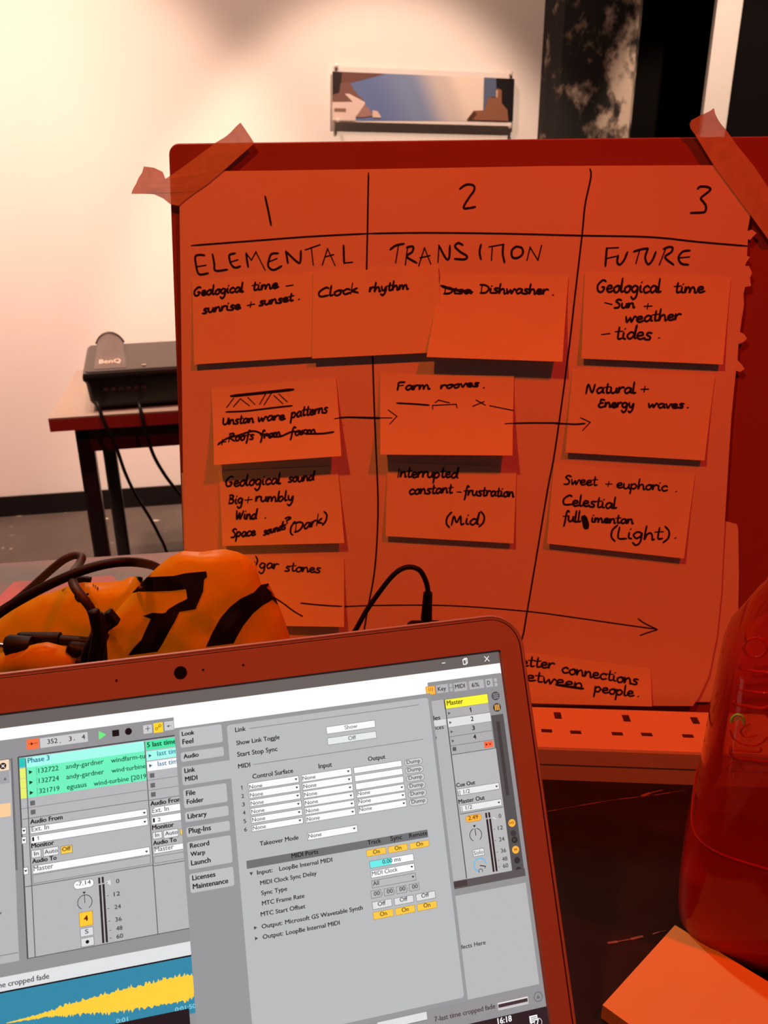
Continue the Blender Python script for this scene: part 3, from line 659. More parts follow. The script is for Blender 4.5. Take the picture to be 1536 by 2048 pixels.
note(((1108, 928), (1390, 953), (1368, 1117), (1094, 1087)), .0008, .0028, 'pale note reading Sweet + euphoric, Celestial, (Light), with a blotted word',
     [(K4, word('R', 'Sweet', 358, 895, 580, 905, 38) + word('R', '+', 632, 912, 680, 912, 34) + word('R', 'euphoric', 708, 920, 1050, 940, 38) + word('R', '.', 1103, 946, 1118, 946, 36)),
      (.0016, word('R', 'Celestial', 346, 1035, 710, 1060, 42) + word('R', 'full', 348, 1145, 470, 1150, 42) + word('R', 'imentan', 540, 1150, 822, 1160, 34) + word('R', '(Light)', 665, 1255, 1062, 1268, 50) + word('R', '.', 1097, 1258, 1112, 1258, 40)),
      (.0055, ln('R', [(492, 1118), (503, 1150), (508, 1182)]))])
note(((470, 1112), (688, 1118), (688, 1254), (470, 1250)), .0008, .005, 'pale note half hidden by the yellow bag, reading gar stones',
     [(K4, ln('L', [(535, 1455), (548, 1485), (535, 1522)], [(528, 1495), (531, 1498)]) + word('L', 'gar', 556, 1540, 692, 1545, 42) + word('L', 'stones', 738, 1560, 992, 1572, 38)), (.0012, ln('Q', [(1285, 403), (1350, 410), (1440, 418), (1548, 424)], [(1120, 370), (1180, 410), (1240, 455), (1297, 488)]))])
note(((1010, 1300), (1301.5, 1338), (1304, 1413), (1005, 1405)), .0008, .003, 'pale note at the foot of the sheet reading better connections between people',
     [(K5, word('W', 'Better', 62, 285, 308, 310, 36) + word('W', 'connections', 350, 330, 790, 402, 36) + word('W', 'between', 90, 365, 478, 425, 36) + word('W', 'people', 538, 440, 765, 468, 34) + word('W', '.', 785, 470, 802, 472, 34)), (.0022, ln('W', [(320, 398), (380, 408), (475, 422)]))])

# ------------------------------------------------------------------ masking tape
def tape(pts, zone, label, bend):
    b = MB(); ps = [z(zone, *p) for p in pts]; vt = SF.uv(760, 281, 0)[1]
    P = []
    for x, y in ps:
        h = .0007; u, v = SF.uv(x, y, h); d = max(0, v - bvT, buL - u)
        h += bend(d); P.append(sp(x, y, h))
    b.slab(P, SF.N, .00035); return b.build('masking_tape', tape_m, label=label, cat='tape', group='masking tape on the board')
tape([(645, 70), (672, 108), (700, 150), (722, 185), (640, 258), (560, 330), (460, 415), (400, 455), (345, 495), (300, 535), (250, 525), (215, 495), (160, 470), (100, 468), (35, 468), (45, 440), (62, 412), (75, 380), (95, 350), (105, 315), (160, 322), (210, 345), (225, 385),
      (300, 335), (400, 262), (510, 180), (560, 150), (590, 125), (620, 92)], 'F', 'torn masking tape over the top left corner of the large sheet', lambda d: .0 + .08 * d)
tape([(1155, 57), (1165, 100), (1185, 140), (1205, 170), (1240, 210), (1330, 335), (1440, 470), (1490, 545), (1560, 650), (1720, 880), (1640, 980), (1540, 985), (1420, 820), (1300, 660), (1160, 470), (1020, 240), (990, 200), (985, 165), (1000, 140), (1060, 108), (1120, 82)], 'S',
     'long masking tape over the top right corner of the large sheet', lambda d: .15 * d)

# ------------------------------------------------------------------ plug-in adapter on the lead, with its cable
pu, pv = exy(850, 1450, ET)[0], (ev0 + ev1) / 2 + .004
yA = EP(pu, ev0 + .036, 0).y
def ay(x, y, o=0): return on_y(*z('U', x, y), yA + o)
adp = thing('power_adapter', EP(pu, pv, ET), 'black plug-in power adapter behind the laptop lid, cable rising from its top', 'power adapter')
t0_, t1_ = ay(514, 452), ay(786, 452)
b = MB(); b.box((t0_.x, yA - .030, ET + .003), (t1_.x - t0_.x, 0, 0), (0, .030, 0), (0, 0, t0_.z - ET - .003), .003); b.build('body', black_m, adp, smooth=True)
b = MB()
for sx in (-.011, .011): b.box(((t0_.x + t1_.x) / 2 + sx - .003, yA - .018, ET - .006), (.006, 0, 0), (0, .004, 0), (0, 0, .010))
b.build('pins', mat('brass_pins', (.6, .45, .2), .3, metal=1), adp)
b = MB(); ps, rs = [], []
for k in range(11):
    f = k / 10; p = ay(675 + (663 - 675) * f, 252 + (462 - 252) * f, -.008); ps.append(p); r_ = .0037 + .0011 * f
    rs.append(r_ if k % 2 == 0 else r_ - .0006)
q, qr = [], []
for k in range(10):
    q += [ps[k], ps[k] * .35 + ps[k + 1] * .65, ps[k] * .3 + ps[k + 1] * .7, ps[k] * .05 + ps[k + 1] * .95]; r_ = .0037 + .0011 * k / 10
    qr += [r_, r_, r_ - .0008, r_ - .0008]
b.tube(q, qr, 14); b.build('strain_relief', black_m, adp, smooth=True)
b = MB(); cps = [ay(x, y, o) for x, y, o in ((60, 640, -.02), (130, 520, -.018), (200, 395, -.015), (300, 250, -.012), (400, 125, -.010), (475, 68, -.009), (545, 54, -.008), (610, 78, -.008), (650, 140, -.008), (672, 210, -.008), (675, 262, -.008))]
b.tube(smooth_pts(cps, 6), .0021, 10); b.build('cable', black_m, adp, smooth='all')

# ================================================================== laptop
dR = ray(8270, 395).normalized(); dU = ray(-530, -9800).normalized()
dR = V((dR.x, dR.y, 0)).normalized()
LF0 = Frame(EYE + ray(361, 1345), dR, dU)
# size: the hinge must sit just above the table
k1 = LF0.uv(998, 1304); half = k1[0]; vtop = k1[1]; vout = LF0.uv(361, 1303)[1]
uout = LF0.uv(1052, 1310)[0]
scr_h = 2 * half * 9 / 16; vbot = vtop - scr_h; vlow = vbot - .050
HZ = T + .019
sc_ = (EYE.z - HZ) / (EYE.z - LF0.pt(0, vlow).z)
LF = Frame(EYE + ray(361, 1345) * sc_, dR, dU)
half *= sc_; vtop *= sc_; vout *= sc_; uout *= sc_; vbot *= sc_; vlow *= sc_
print('LAPTOP scale', sc_, 'lid width', 2 * uout, 'lid height', vout - vlow, 'top', LF.pt(uout, vout), 'hinge', LF.pt(0, vlow))
def lp(x, y, h=0): return LF.pt(*LF.uv(x, y, h), h)
lap = thing('laptop', V((*LF.pt(0, vlow).xy, T)), 'open silver laptop showing music software and a settings window', 'laptop')
# lid shell, bezel with the screen opening
rc = LF.uv(1052, 1310)[0] - LF.uv(1000, 1240)[0]; rc = .020
b = MB(); O0 = rrect(-uout, uout, vlow, vout, rc, 8, .006); ins = lambda d: rrect(-uout + d, uout - d, vlow + d, vout - d, rc - d, 8, max(.002, .006 - d))
b.loft([[LF.pt(u, v, h) for u, v in ins(d)] for d, h in ((.0022, -.0012), (.0008, -.0006), (0, -.0020), (0, -.0045), (.0010, -.0062), (.004, -.0072))])
b.build('lid_shell', silver_m, lap, smooth=True)
b = MB(); so = [LF.pt(u, v, -.0009) for u, v in ins(.0022)]; s1 = [LF.pt(u, v, 0) for u, v in ins(.0032)]
hx, ht, hb = half + .0012, vtop + .0012, vbot - .0012
si = [LF.pt(u, v, 0) for u, v in rrect(-hx, hx, hb, ht, .0012)]; sd = [LF.pt(u, v, -.0012) for u, v in rrect(-hx, hx, hb, ht, .0012)]
b.loft([so, s1, si, sd], False); b.build('bezel', bezel_m, lap, fix=True)
b = MB(); b.tube([LF.pt(u, v, -.0004) for u, v in ins(.0028)] + [LF.pt(*ins(.0028)[0], -.0004)], .00035, 6, False); b.build('gasket', black_m, lap, smooth='all')
b = MB(); wc = LF.pt(0, 0)
b.tube([wc - LF.N * .0005, wc + LF.N * .0003, wc + LF.N * .0003], [.0036 * sc_ / .45, .0036 * sc_ / .45, .002], 28); wcam = b.build('webcam', gloss_black_m, lap, smooth=True)
for x, y in ((233, 1361), (406, 1339.5), (486.5, 1330)):
    b = MB(); p = lp(x, y); b.tube([p - LF.N * .0003, p + LF.N * .0002], .0006, 10); b.build('microphone_hole', black_m, lap)
# base with keyboard, towards the viewer
BX, BY = dR, V((dR.y, -dR.x, 0)); hp = LF.pt(0, vlow); BF = lambda u, v, w: V((*(hp + BX * u + BY * v).xy, T + w))
def bring(d, w): return [BF(u, v, w) for u, v in rrect(-uout + d, uout - d, -.004 + d, .235 - d, .014, 6, .004)]
b = MB(); b.loft([bring(.006, .0015), bring(.001, .005), bring(0, .010), bring(0, .0145), bring(.001, .0155)]); b.build('base', silver_m, lap, smooth=True)
b = MB(); b.tube([BF(-uout * .8, .001, .0165), BF(uout * .8, .001, .0165)], .0045, 12); b.build('hinge', black_m, lap, smooth=True)
b = MB()
for r_ in range(5):
    for c in range(14):
        if r_ == 4 and 3 < c < 9: continue
        u0 = -.135 + c * .0195; b.box(BF(u0, .030 + r_ * .0195, .0156), BX * .0165, BY * .0165, V((0, 0, .0016)), .0006)
b.box(BF(-.057, .108, .0156), BX * .0945, BY * .0165, V((0, 0, .0016)), .0006)
b.build('keyboard', mat('dark_keys', (.05, .05, .052), .6), lap)
b = MB(); b.box(BF(-.05, .142, .0155), BX * .10, BY * .066, V((0, 0, .0006)), .0002); b.build('touchpad', bezel_m, lap)

# ---- the screen: one flat emitting panel with everything it shows
SB = MB(); layer = [0]
DH = .000011
def sv(zone, x, y): return LF.uv(*z(zone, x, y), -.001)
def spt(u, v): return LF.pt(u, v, -.001 + DH * layer[0])
def clipu(u): return max(-half, min(half, u))
def put(c, pts):
    SB.mat(glow(c)); layer[0] += .12; SB.poly([spt(clipu(u), max(vbot, min(vtop, v))) for u, v in pts])
def box(c, z0, x0, y0, x1, y1, z1=None, line=None, lw=.00022):
    u0, v0 = sv(z0, x0, y0); u1, v1 = sv(z1 or z0, x1, y1)
    if line:
        put(line, [(u0 - lw, v1 - lw), (u1 + lw, v1 - lw), (u1 + lw, v0 + lw), (u0 - lw, v0 + lw)])
    if c: put(c, [(u0, v1), (u1, v1), (u1, v0), (u0, v0)])
    return u0, v0, u1, v1
def rbox(c, z0, x0, y0, x1, y1, r, z1=None, line=None, lw=.00022):
    u0, v0 = sv(z0, x0, y0); u1, v1 = sv(z1 or z0, x1, y1); r = min(r, (v0 - v1) / 2 * .99)
    if line: put(line, rrect(u0 - lw, u1 + lw, v1 - lw, v0 + lw, r + lw, 5))
    put(c, rrect(u0, u1, v1, v0, r, 5))
def shape(c, zone, pts): put(c, [sv(zone, *p) for p in pts])
def line(c, z0, x0, y0, x1, y1, z1=None, w=.00028, snap=True):
    (u0, v0), (u1, v1) = sv(z0, x0, y0), sv(z1 or z0, x1, y1)
    if snap:
        if abs(u1 - u0) > abs(v1 - v0): v0 = v1 = (v0 + v1) / 2
        else: u0 = u1 = (u0 + u1) / 2
    d = V((u1 - u0, v1 - v0)).normalized() * w / 2; nx_, ny_ = -d.y, d.x
    put(c, [(u0 + nx_, v0 + ny_), (u1 + nx_, v1 + ny_), (u1 - nx_, v1 - ny_), (u0 - nx_, v0 - ny_)])
def disc(c, zone, x, y, r, n=20):
    u, v = sv(zone, x, y); ru = abs(sv(zone, x + r, y)[0] - u)
    put(c, [(u + ru * math.cos(6.2832 * k / n), v + ru * math.sin(6.2832 * k / n)) for k in range(n)])
def arc(c, zone, x, y, r, a0, a1, w, n=18):
    u, v = sv(zone, x, y); ru = abs(sv(zone, x + r, y)[0] - u); w2 = abs(sv(zone, x + w, y)[0] - u) / 2
    SB.mat(glow(c)); layer[0] += .12; ps = []
    for k in range(n + 1):
        a = rad(a0 + (a1 - a0) * k / n); ps += [spt(u + (ru - w2) * math.cos(a), v + (ru - w2) * math.sin(a)), spt(u + (ru + w2) * math.cos(a), v + (ru + w2) * math.sin(a))]
    SB.add(ps, [[2 * k, 2 * k + 1, 2 * k + 3, 2 * k + 2] for k in range(n)])
def text(c, zone, s, x0, y0, x1, bold=0, y1=None, cap=None):
    """text with its baseline starting at (x0, y0) and ending at column x1 of the view"""
    u0, v0 = sv(zone, x0, y0); u1 = sv(zone, x1, y0 - (x1 - x0) * .15)[0]
    vs, fs, wd = glyphs(s); W = u1 - u0
    h = cap if cap else W / wd * CAP
    if cap is None:
        h = max(.0016, min(.0030, h)) if len(s) > 2 else .00195
    nat = wd / CAP * h
    if W > 1.35 * nat: u0 += (W - 1.1 * nat) / 2; W = 1.1 * nat
    SB.mat(glow(c)); layer[0] += .12
    q = .00005 + bold * .004
    for dx, dy in ((0, 0), (q, 0), (-q, 0), (0, q * .6), (0, -q * .6)):
        SB.add([spt(u0 + x * W + dx, v0 + y / CAP * h + dy) for x, y in vs], fs); layer[0] += .04
    if s == '1': SB.poly([spt(u0 + W * .5, v0 + h), spt(u0 - h * .28, v0 + h * .74), spt(u0 - h * .28, v0 + h * .60), spt(u0 + W * .5, v0 + h * .82)])
def arrow(zone, x, y, s=8, c=(30, 30, 32)): # drop-down triangle, s in millimetre tenths
    u, v = sv(zone, x, y); q = s * .0001; put(c, [(u - q, v + q * .6), (u, v - q * .7), (u + q, v + q * .6)])
def tri(zone, x, y, s, c): # play triangle
    u, v = sv(zone, x, y); q = s * .0001; put(c, [(u - q * .8, v - q), (u + q, v), (u - q * .8, v + q)])
def sqr(zone, x, y, s, c):
    u, v = sv(zone, x, y); q = s * .0001; put(c, [(u - q, v - q), (u + q, v - q), (u + q, v + q), (u - q, v + q)])

BG, CELL, DK, WH, INK, GT = (148, 148, 151), (183, 184, 187), (96, 95, 97), (252, 253, 255), (24, 24, 27), (96, 97, 101)
LINE = (104, 104, 108)
def full(c, pa, pb):
    va, vb_ = sv(*pa)[1] if pa else vtop, sv(*pb)[1] if pb else vbot
    put(c, [(-half, vb_), (half, vb_), (half, va), (-half, va)])
full(BG, None, None)
full((104, 99, 97), None, ('I', 1135, 297))
full((255, 255, 255), ('I', 1135, 297), ('I', 1152, 428))
box((255, 255, 255), 'px', 346, 1420, 858, 1392)
text((255, 255, 255), 'I', '–', 398, 318, 466, .03, cap=.0022)
for o in (0, 1):
    rbox((255, 255, 255), 'I', 685 - 14 * o, 233 + 14 * o, 741 - 14 * o, 300 + 14 * o, .0004); rbox((104, 99, 97), 'I', 695 - 14 * o, 245 + 14 * o, 731 - 14 * o, 290 + 14 * o, .0003)
line((255, 255, 255), 'I', 950, 210, 1018, 272, w=.0004, snap=False); line((255, 255, 255), 'I', 1008, 207, 958, 275, w=.0004, snap=False)
# left half of the main window
box((250, 120, 72), 'A', 155, 530, 233, 580); line((120, 30, 10), 'A', 168, 556, 192, 553); tri('A', 190, 554, 8, (120, 30, 10)); line((120, 30, 10), 'A', 202, 551, 222, 548)
box((207, 207, 209), 'A', 236, 522, 520, 541)
for s, x, y, x1 in (('352', 281, 556, 340), ('.', 353, 549, 359), ('3', 405, 539, 427), ('.', 436, 534, 442), ('4', 484, 528, 503)): text(INK, 'A', s, x, y, x1, cap=.0023 if s != '.' else .0023)
shape((112, 240, 132), 'A', [(582, 478), (585, 530), (628, 500)])
box((20, 20, 22), 'A', 662, 475, 705, 507); disc((20, 20, 22), 'A', 759, 481, 21)
box((207, 207, 210), 'A', 845, 446, 900, 489); line(INK, 'A', 858, 467, 888, 462); line(INK, 'A', 871, 448, 875, 480)
box((255, 216, 52), 'A', 905, 433, 965, 484); arc((110, 85, 0), 'A', 925, 465, 7, 0, 360, 3); arc((110, 85, 0), 'A', 945, 447, 7, 0, 360, 3); line((110, 85, 0), 'A', 929, 461, 941, 451, snap=False)
box((207, 207, 210), 'A', 970, 425, 1028, 470); tri('A', 992, 450, -7, GT); line(GT, 'A', 992, 450, 1012, 446)
# browser column at the left edge
box((112, 112, 116), 'A', 62, 640, 105, 1300); box(CELL, 'A', -260, 700, 100, 1500, None); 
box(CELL, 'B', -260, 60, 115, 735); box((250, 222, 192), 'A', -160, 675, 56, 708, line=(60, 50, 48)); disc((25, 22, 22), 'A', 18, 685, 20)
line((250, 240, 230), 'A', 9, 678, 27, 694, w=.0004, snap=False); line((250, 240, 230), 'A', 27, 676, 9, 694, w=.0004, snap=False)
box((165, 165, 169), 'A', -160, 738, 58, 785); u_, v_ = sv('A', 30, 761); put((100, 100, 104), [(u_ - .0008, v_ - .0006), (u_ + .0008, v_ - .0006), (u_, v_ + .0008)])
box((252, 208, 158), 'A', -160, 935, 65, 980); line(LINE, 'B', -60, 695, 108, 665); text(INK, 'B', 'v', 0, 440, 10, cap=.0016)
box((116, 116, 120), 'B', 82, 20, 115, 740)
# session grid
box((72, 76, 80), 'A', 105, 630, 1045, 520, line=None, z1='A')
box(CELL, 'A', 110, 638, 1122, 530, 'B')
box((36, 200, 192), 'A', 112, 640, 150, 690)
for k in range(3): box((234, 244, 112), 'A', 116 + 2 * k, 702 + 60 * k, 157 + 2 * k, 754 + 60 * k)
box((166, 255, 240), 'A', 152, 636, 856, 598)
for k in range(3): box((112, 245, 192), 'A', 155 + 3 * k, 696 + 60 * k, 861 + 4 * k, 655 + 57 * k)
for k in range(3):
    tri('A', 181 + 2.5 * k, 721 + 61 * k, 10, (10, 60, 36)); line((60, 150, 120), 'A', 215 + 2 * k, 690 + 61 * k, 219 + 2 * k, 738 + 61 * k, w=.0002)
GR = (12, 84, 62)
text((40, 112, 150), 'A', 'Phase 3', 165, 668, 293, .01)
for k, (a_, b_, c_, xb, xb1, xc, xc1) in enumerate((('132722', 'andy-gardner', 'windfarm-tu', 390, 612, 657, 857), ('132724', 'andy-gardner', 'wind·turbine', 393, 615, 660, 860), ('321719', 'eguaus', 'wind-turbine [2019', 396, 512, 555, 864))):
    text(GR, 'A', a_, 228 + 2.5 * k, 727 + 60 * k, 346 + 3 * k); text(GR, 'A', b_, xb, 703 + 60.5 * k, xb1); text(GR, 'A', c_, xc, (667, 726, 803)[k], xc1)
for x, y in ((193, 904), (196, 957)): sqr('A', x, y, 11.5, (104, 104, 108))
line(LINE, 'A', 125, 935, 868, 830, w=.0002); line(LINE, 'A', 132, 1000, 874, 887, w=.0003)
box((78, 235, 172), 'A', 859, 540, 1045, 568); text((8, 92, 58), 'A', '5 last time', 870, 575, 1040, .02)
box((166, 255, 240), 'A', 864, 600, 1050, 628); box(WH, 'A', 868, 662, 1055, 690)
for k in range(2): tri('A', 887 + 3 * k, 624 + 59 * k, 9, (40, 96, 130)); text((50, 120, 160), 'A', 'last tim', 930 + 3 * k, 625 + 61 * k, 1047)
for x, y in ((899, 741), (903, 799), (906, 853)): sqr('A', x, y, 11.5, (104, 104, 108))
line(LINE, 'A', 872, 770, 1056, 745, w=.0002); line(LINE, 'A', 875, 828, 1060, 805, w=.0002); line(LINE, 'A', 876, 886, 1065, 862, w=.0003)
line(LINE, 'A', 152, 640, 208, 690, 'B', .0005); line(LINE, 'A', 857, 540, 930, 560, 'B', .0005); line((80, 80, 84), 'A', 107, 635, 165, 700, 'B', .0007)
text(INK, 'A', 'Audio From', 180, 1028, 370, .02); box(WH, 'A', 180, 1047, 869, 976, line=LINE); text(GT, 'A', 'Ext. In', 188, 1073, 290); arrow('A', 853, 962)
box(WH, 'A', 184, 1101, 874, 1032, line=LINE); box(INK, 'A', 190, 1106, 203, 1128); text(GT, 'A', '1', 223, 1123, 233, cap=.0018); arrow('A', 856, 1015)
for zz, y0, y1 in (('A', 1052, 1084), ('A', 1107, 1140), ('B', 165, 200)):
    x0 = 130 if zz == 'A' else 141; box(WH, zz, x0, y0, x0 + 25, y1, line=LINE); arrow(zz, x0 + 12, (y0 + y1) / 2)
text(INK, 'B', 'Monitor', 187, 48, 320, .02)
for s, x0, y0, x1, y1, tx0, ty0, tx1, c in (('In', 188, 64, 242, 97, 203, 92, 229, (236, 237, 240)), ('Auto', 257, 52, 345, 83, 264, 83, 342, (236, 237, 240)), ('Off', 361, 40, 427, 72, 368, 67, 419, (255, 212, 84))):
    box(c, 'B', x0, y0, x1, y1, line=LINE); text((60, 60, 64) if s != 'Off' else (120, 80, 10), 'B', s, tx0, ty0, tx1, .01 if s == 'Off' else 0, cap=.0019)
text(INK, 'B', 'Audio To', 192, 138, 335, .02); box(WH, 'B', 194, 155, 885, 83, line=LINE); text(GT, 'B', 'Master', 200, 184, 316); arrow('B', 867, 68)
box(CELL, 'B', 195, 208, 889, 138, line=LINE); line(LINE, 'B', 150, 270, 905, 153, w=.0004)
text(INK, 'A', 'Audio From', 890, 921, 1075, .02); box(WH, 'A', 893, 933, 1090, 942, line=LINE); text(GT, 'A', 'Ext. In', 900, 963, 998)
box(WH, 'A', 897, 988, 1090, 1000, line=LINE); box(INK, 'A', 903, 994, 916, 1017); text(GT, 'A', '2', 932, 1013, 950, cap=.0018)
text(INK, 'A', 'Monitor', 900, 1063, 1028, .02)
for s, x0, y0, x1, y1, tx0, ty0, tx1, c in (('In', 903, 1080, 957, 1108, 915, 1105, 944, (236, 237, 240)), ('Auto', 967, 1068, 1053, 1098, 976, 1096, 1050, (236, 237, 240)), (None, 1065, 1058, 1090, 1088, 0, 0, 0, (255, 212, 84))):
    box(c, 'A', x0, y0, x1, y1, line=LINE)
    if s: text((60, 60, 64), 'A', s, tx0, ty0, tx1, cap=.0019)
text(INK, 'A', 'Audio To', 906, 1153, 1043, .02); box(WH, 'B', 908, 47, 1100, 48, line=LINE); text(GT, 'B', 'Master', 915, 70, 1027); box(CELL, 'B', 911, 100, 1100, 105, line=LINE); line(LINE, 'B', 905, 153, 1090, 122, w=.0004)
# channel strip
rbox(WH, 'B', 436, 247, 555, 272, .0020, line=LINE); text((70, 70, 74), 'B', '-7.14', 452, 272, 537, cap=.0019)
arc(INK, 'B', 502, 366, 43, -60, 240, 4); line(INK, 'B', 500, 325, 502, 372, w=.0003); u_, v_ = sv('B', 498, 311); put(INK, [(u_ - .0008, v_ + .0005), (u_, v_ - .0006), (u_ + .0008, v_ + .0005)])
box((255, 206, 58), 'B', 469, 431, 549, 498, line=(190, 120, 60)); text((110, 20, 10), 'B', '4', 498, 478, 520, .03, cap=.0024)
box((222, 223, 225), 'B', 476, 525, 552, 558, line=LINE); text(INK, 'B', 'S', 504, 553, 523, cap=.0020)
box((222, 223, 225), 'B', 480, 583, 556, 617, line=LINE); disc(INK, 'B', 517, 600, 11)
for o in (0, 21):
    box((44, 40, 46), 'B', 580 + o, 222 - o * .22, 594 + o, 256 - o * .22); box((44, 40, 46), 'B', 584 + o, 265 - o * .22, 618 + o, 606 - o * .2)
shape((225, 225, 226), 'B', [(622, 250), (652, 233), (655, 266)])
for s, x, y, x1 in (('0', 687, 255, 706), ('12', 674, 332, 710), ('24', 678, 408, 715), ('36', 683, 482, 720), ('48', 688, 535, 724), ('60', 690, 582, 728)):
    text((50, 50, 54), 'B', s, x, y, x1, cap=.0020); xs = x - 42 if s != '0' else x - 60; line((70, 70, 74), 'B', xs, y - 3, xs + 11, y - 4, w=.0003)
# lower strip, clip name bar, waveform
box((86, 87, 90), 'B', 163, 697, 1124, 580); box(BG, 'B', -200, 770, 1130, 630)
box((226, 228, 230), 'B', -200, 850, 1131, 690); text((96, 96, 98), 'B', 'me cropped fade', -20, 876, 292, .012)
box((14, 16, 24), 'B', -200, 935, 1133, 705); box((50, 138, 168), 'B', -200, 945, 1160, 1018)
up_, lo_ = [], []
env = [(40, 1078, 1082), (180, 1042, 1058), (330, 1000, 1036), (400, 972, 1036), (480, 950, 1022), (550, 925, 1020), (640, 905, 1018), (700, 890, 1012), (770, 868, 1000), (850, 858, 985), (930, 836, 972), (1000, 812, 968), (1060, 806, 955), (1100, 796, 945), (1152, 795, 925)]
for x in range(40, 1153, 7):
    for (xa, ua, la), (xb, ub, lb_) in zip(env, env[1:]):
        if xa <= x <= xb:
            f = (x - xa) / (xb - xa); j = min(1, (x - 40) / 500); sp_ = random.random() ** 3 * 26 * j
            up_.append((x, ua + (ub - ua) * f - sp_ + 8 * j * random.random())); lo_.append((x, la + (lb_ - la) * f + random.random() ** 3 * 26 * j - 8 * j * random.random())); break
SB.mat(glow((255, 210, 64))); layer[0] += .12
ps = []
for a_, b_ in zip(up_, lo_): ps += [spt(*sv('B', *a_)), spt(*sv('B', *b_))]
SB.add(ps, [[2 * k, 2 * k + 1, 2 * k + 3, 2 * k + 2] for k in range(len(up_) - 1)])
text((140, 214, 226), 'B', '0:01', 688, 1082, 757, cap=.0020); text((140, 214, 226), 'B', '0:01:50', 1036, 1014, 1158, cap=.0020)
put((34, 28, 32), [(-half, vbot), (sv('px', 380, 2040)[0], vbot), (sv('px', 380, 2040)[0], sv('B', 640, 1092)[1]), (-half, sv('B', 640, 1092)[1])])
# right half of the main window
box(BG, 'I', 226, 545, 1160, 470)
box((255, 186, 74), 'I', 200, 602, 323, 690, line=(200, 120, 20))
for k in range(3): box((90, 40, 10), 'I', 236 + 22 * k, 612 - 3 * k, 247 + 22 * k, 660 - 3 * k)
TBX = (184, 184, 185)
for x0, y0, x1, y1 in ((330, 580, 492, 665), (500, 562, 546, 655), (555, 552, 732, 640), (748, 527, 948, 610), (960, 502, 1062, 596), (1070, 492, 1120, 590)): box(TBX, 'I', x0, y0, x1, y1)
box((255, 180, 110), 'I', 733, 545, 746, 635); line(LINE, 'I', 502, 612, 544, 606); line(LINE, 'I', 1072, 545, 1117, 538)
text(INK, 'I', 'Key', 357, 655, 460, cap=.0023); text(INK, 'I', 'MIDI', 578, 625, 703, cap=.0023); text(INK, 'I', '6%', 790, 605, 885, cap=.0023); text(INK, 'I', 'D', 990, 575, 1025, cap=.0023)
box((86, 84, 85), 'I', 1034, 965, 1320, 1600, 'J'); box((182, 182, 183), 'I', 252, 785, 510, 1655, 'J')
box((218, 219, 219), 'I', 250, 1040, 462, 1085); text(INK, 'I', 'iles', 285, 1030, 385, .012, cap=.0024); text(INK, 'I', 'vices', 290, 1155, 430, cap=.0023); text(INK, 'I', 'e', 310, 1272, 340, .01, cap=.0024)
box((255, 250, 62), 'I', 432, 767, 1000, 803, line=(120, 115, 60)); text((110, 100, 30), 'I', 'Master', 473, 837, 678, .015, cap=.0026)
box((176, 176, 177), 'I', 448, 884, 1075, 1385); box((226, 227, 227), 'I', 466, 1003, 1037, 1045)
for k in range(4):
    tri('I', 500 + 15.5 * k, 937 + 118 * k, 8.5, (92, 92, 94)); text(INK, 'I', str(k + 1), (765, 780, 797, 812)[k], (920, 1037, 1153, 1268)[k], (793, 812, 828, 846)[k], .015, cap=.0024)
    line(LINE, 'I', 468 + 16 * k, 1002 + 117 * k, 1028 + 13 * k, 925 + 117 * k, w=.00025)
sqr('I', 566, 1394, 10.5, (92, 92, 94)); box((250, 110, 72), 'I', 940, 1303, 1066, 1366); tri('I', 978, 1336, 7, (110, 10, 10)); sqr('I', 1022, 1330, 5, (180, 50, 20))
box((186, 186, 187), 'I', 526, 1472, 1143, 1540, 'J'); line(LINE, 'I', 522, 1467, 1080, 1387, w=.0004); line((88, 88, 90), 'I', 432, 765, 515, 1650, 'J', .0006)
box((66, 62, 63), 'I', 1100, 1045, 1105, 490, 'J')
disc((84, 84, 86), 'I', 1092, 715, 53); disc((70, 62, 60), 'I', 1110, 862, 52)
for k in range(3): line((165, 165, 166), 'I', 1060 + 4 * k, 695 + 24 * k, 1122 + 4 * k, 687 + 24 * k, w=.0004); line((255, 186, 80), 'I', 1086 + 22 * k, 828 - 3 * k, 1094 + 22 * k, 900 - 3 * k, w=.0006)
for x, y, r_, c in ((1140, 877, 50, (255, 182, 66)), (1160, 1020, 40, (60, 56, 57)), (1177, 1112, 44, (50, 46, 47)), (1192, 1250, 50, (255, 182, 66)), (1212, 1395, 42, (52, 48, 49)), (1235, 1533, 42, (52, 48, 49))): disc(c, 'J', x, y, r_)
text((150, 80, 10), 'J', 'I·O', 1112, 893, 1168, .01, cap=.0012); text((150, 80, 10), 'J', 'M', 1178, 1266, 1210, .01, cap=.0012); text((86, 84, 85), 'J', 'D', 1165, 1128, 1190, .01, cap=.0012)
text(INK, 'J', 'Cue Out', 368, 378, 628, .012); box((236, 237, 237), 'J', 375, 410, 963, 400, line=LINE); text(GT, 'J', '|| 1/2', 390, 482, 558, cap=.0021); arrow('J', 926, 368)
text(INK, 'J', 'Master Out', 400, 610, 763, .012); box((236, 237, 237), 'J', 405, 642, 997, 628, line=LINE); text(GT, 'J', '|| 1/2', 420, 705, 588, cap=.0021); arrow('J', 958, 592)
line(LINE, 'J', 410, 752, 1020, 655, w=.0004)
rbox((255, 184, 66), 'J', 492, 785, 717, 832, .003, line=(200, 120, 30)); text((110, 60, 10), 'J', '2.49', 535, 838, 670, cap=.0021)
arc(INK, 'J', 635, 1042, 84, -55, 75, 9); arc(INK, 'J', 635, 1042, 84, 105, 240, 9); line(INK, 'J', 625, 955, 636, 1052, w=.0004); u_, v_ = sv('J', 617, 922); put(INK, [(u_ - .0009, v_ + .0006), (u_, v_ - .0007), (u_ + .0009, v_ + .0006)])
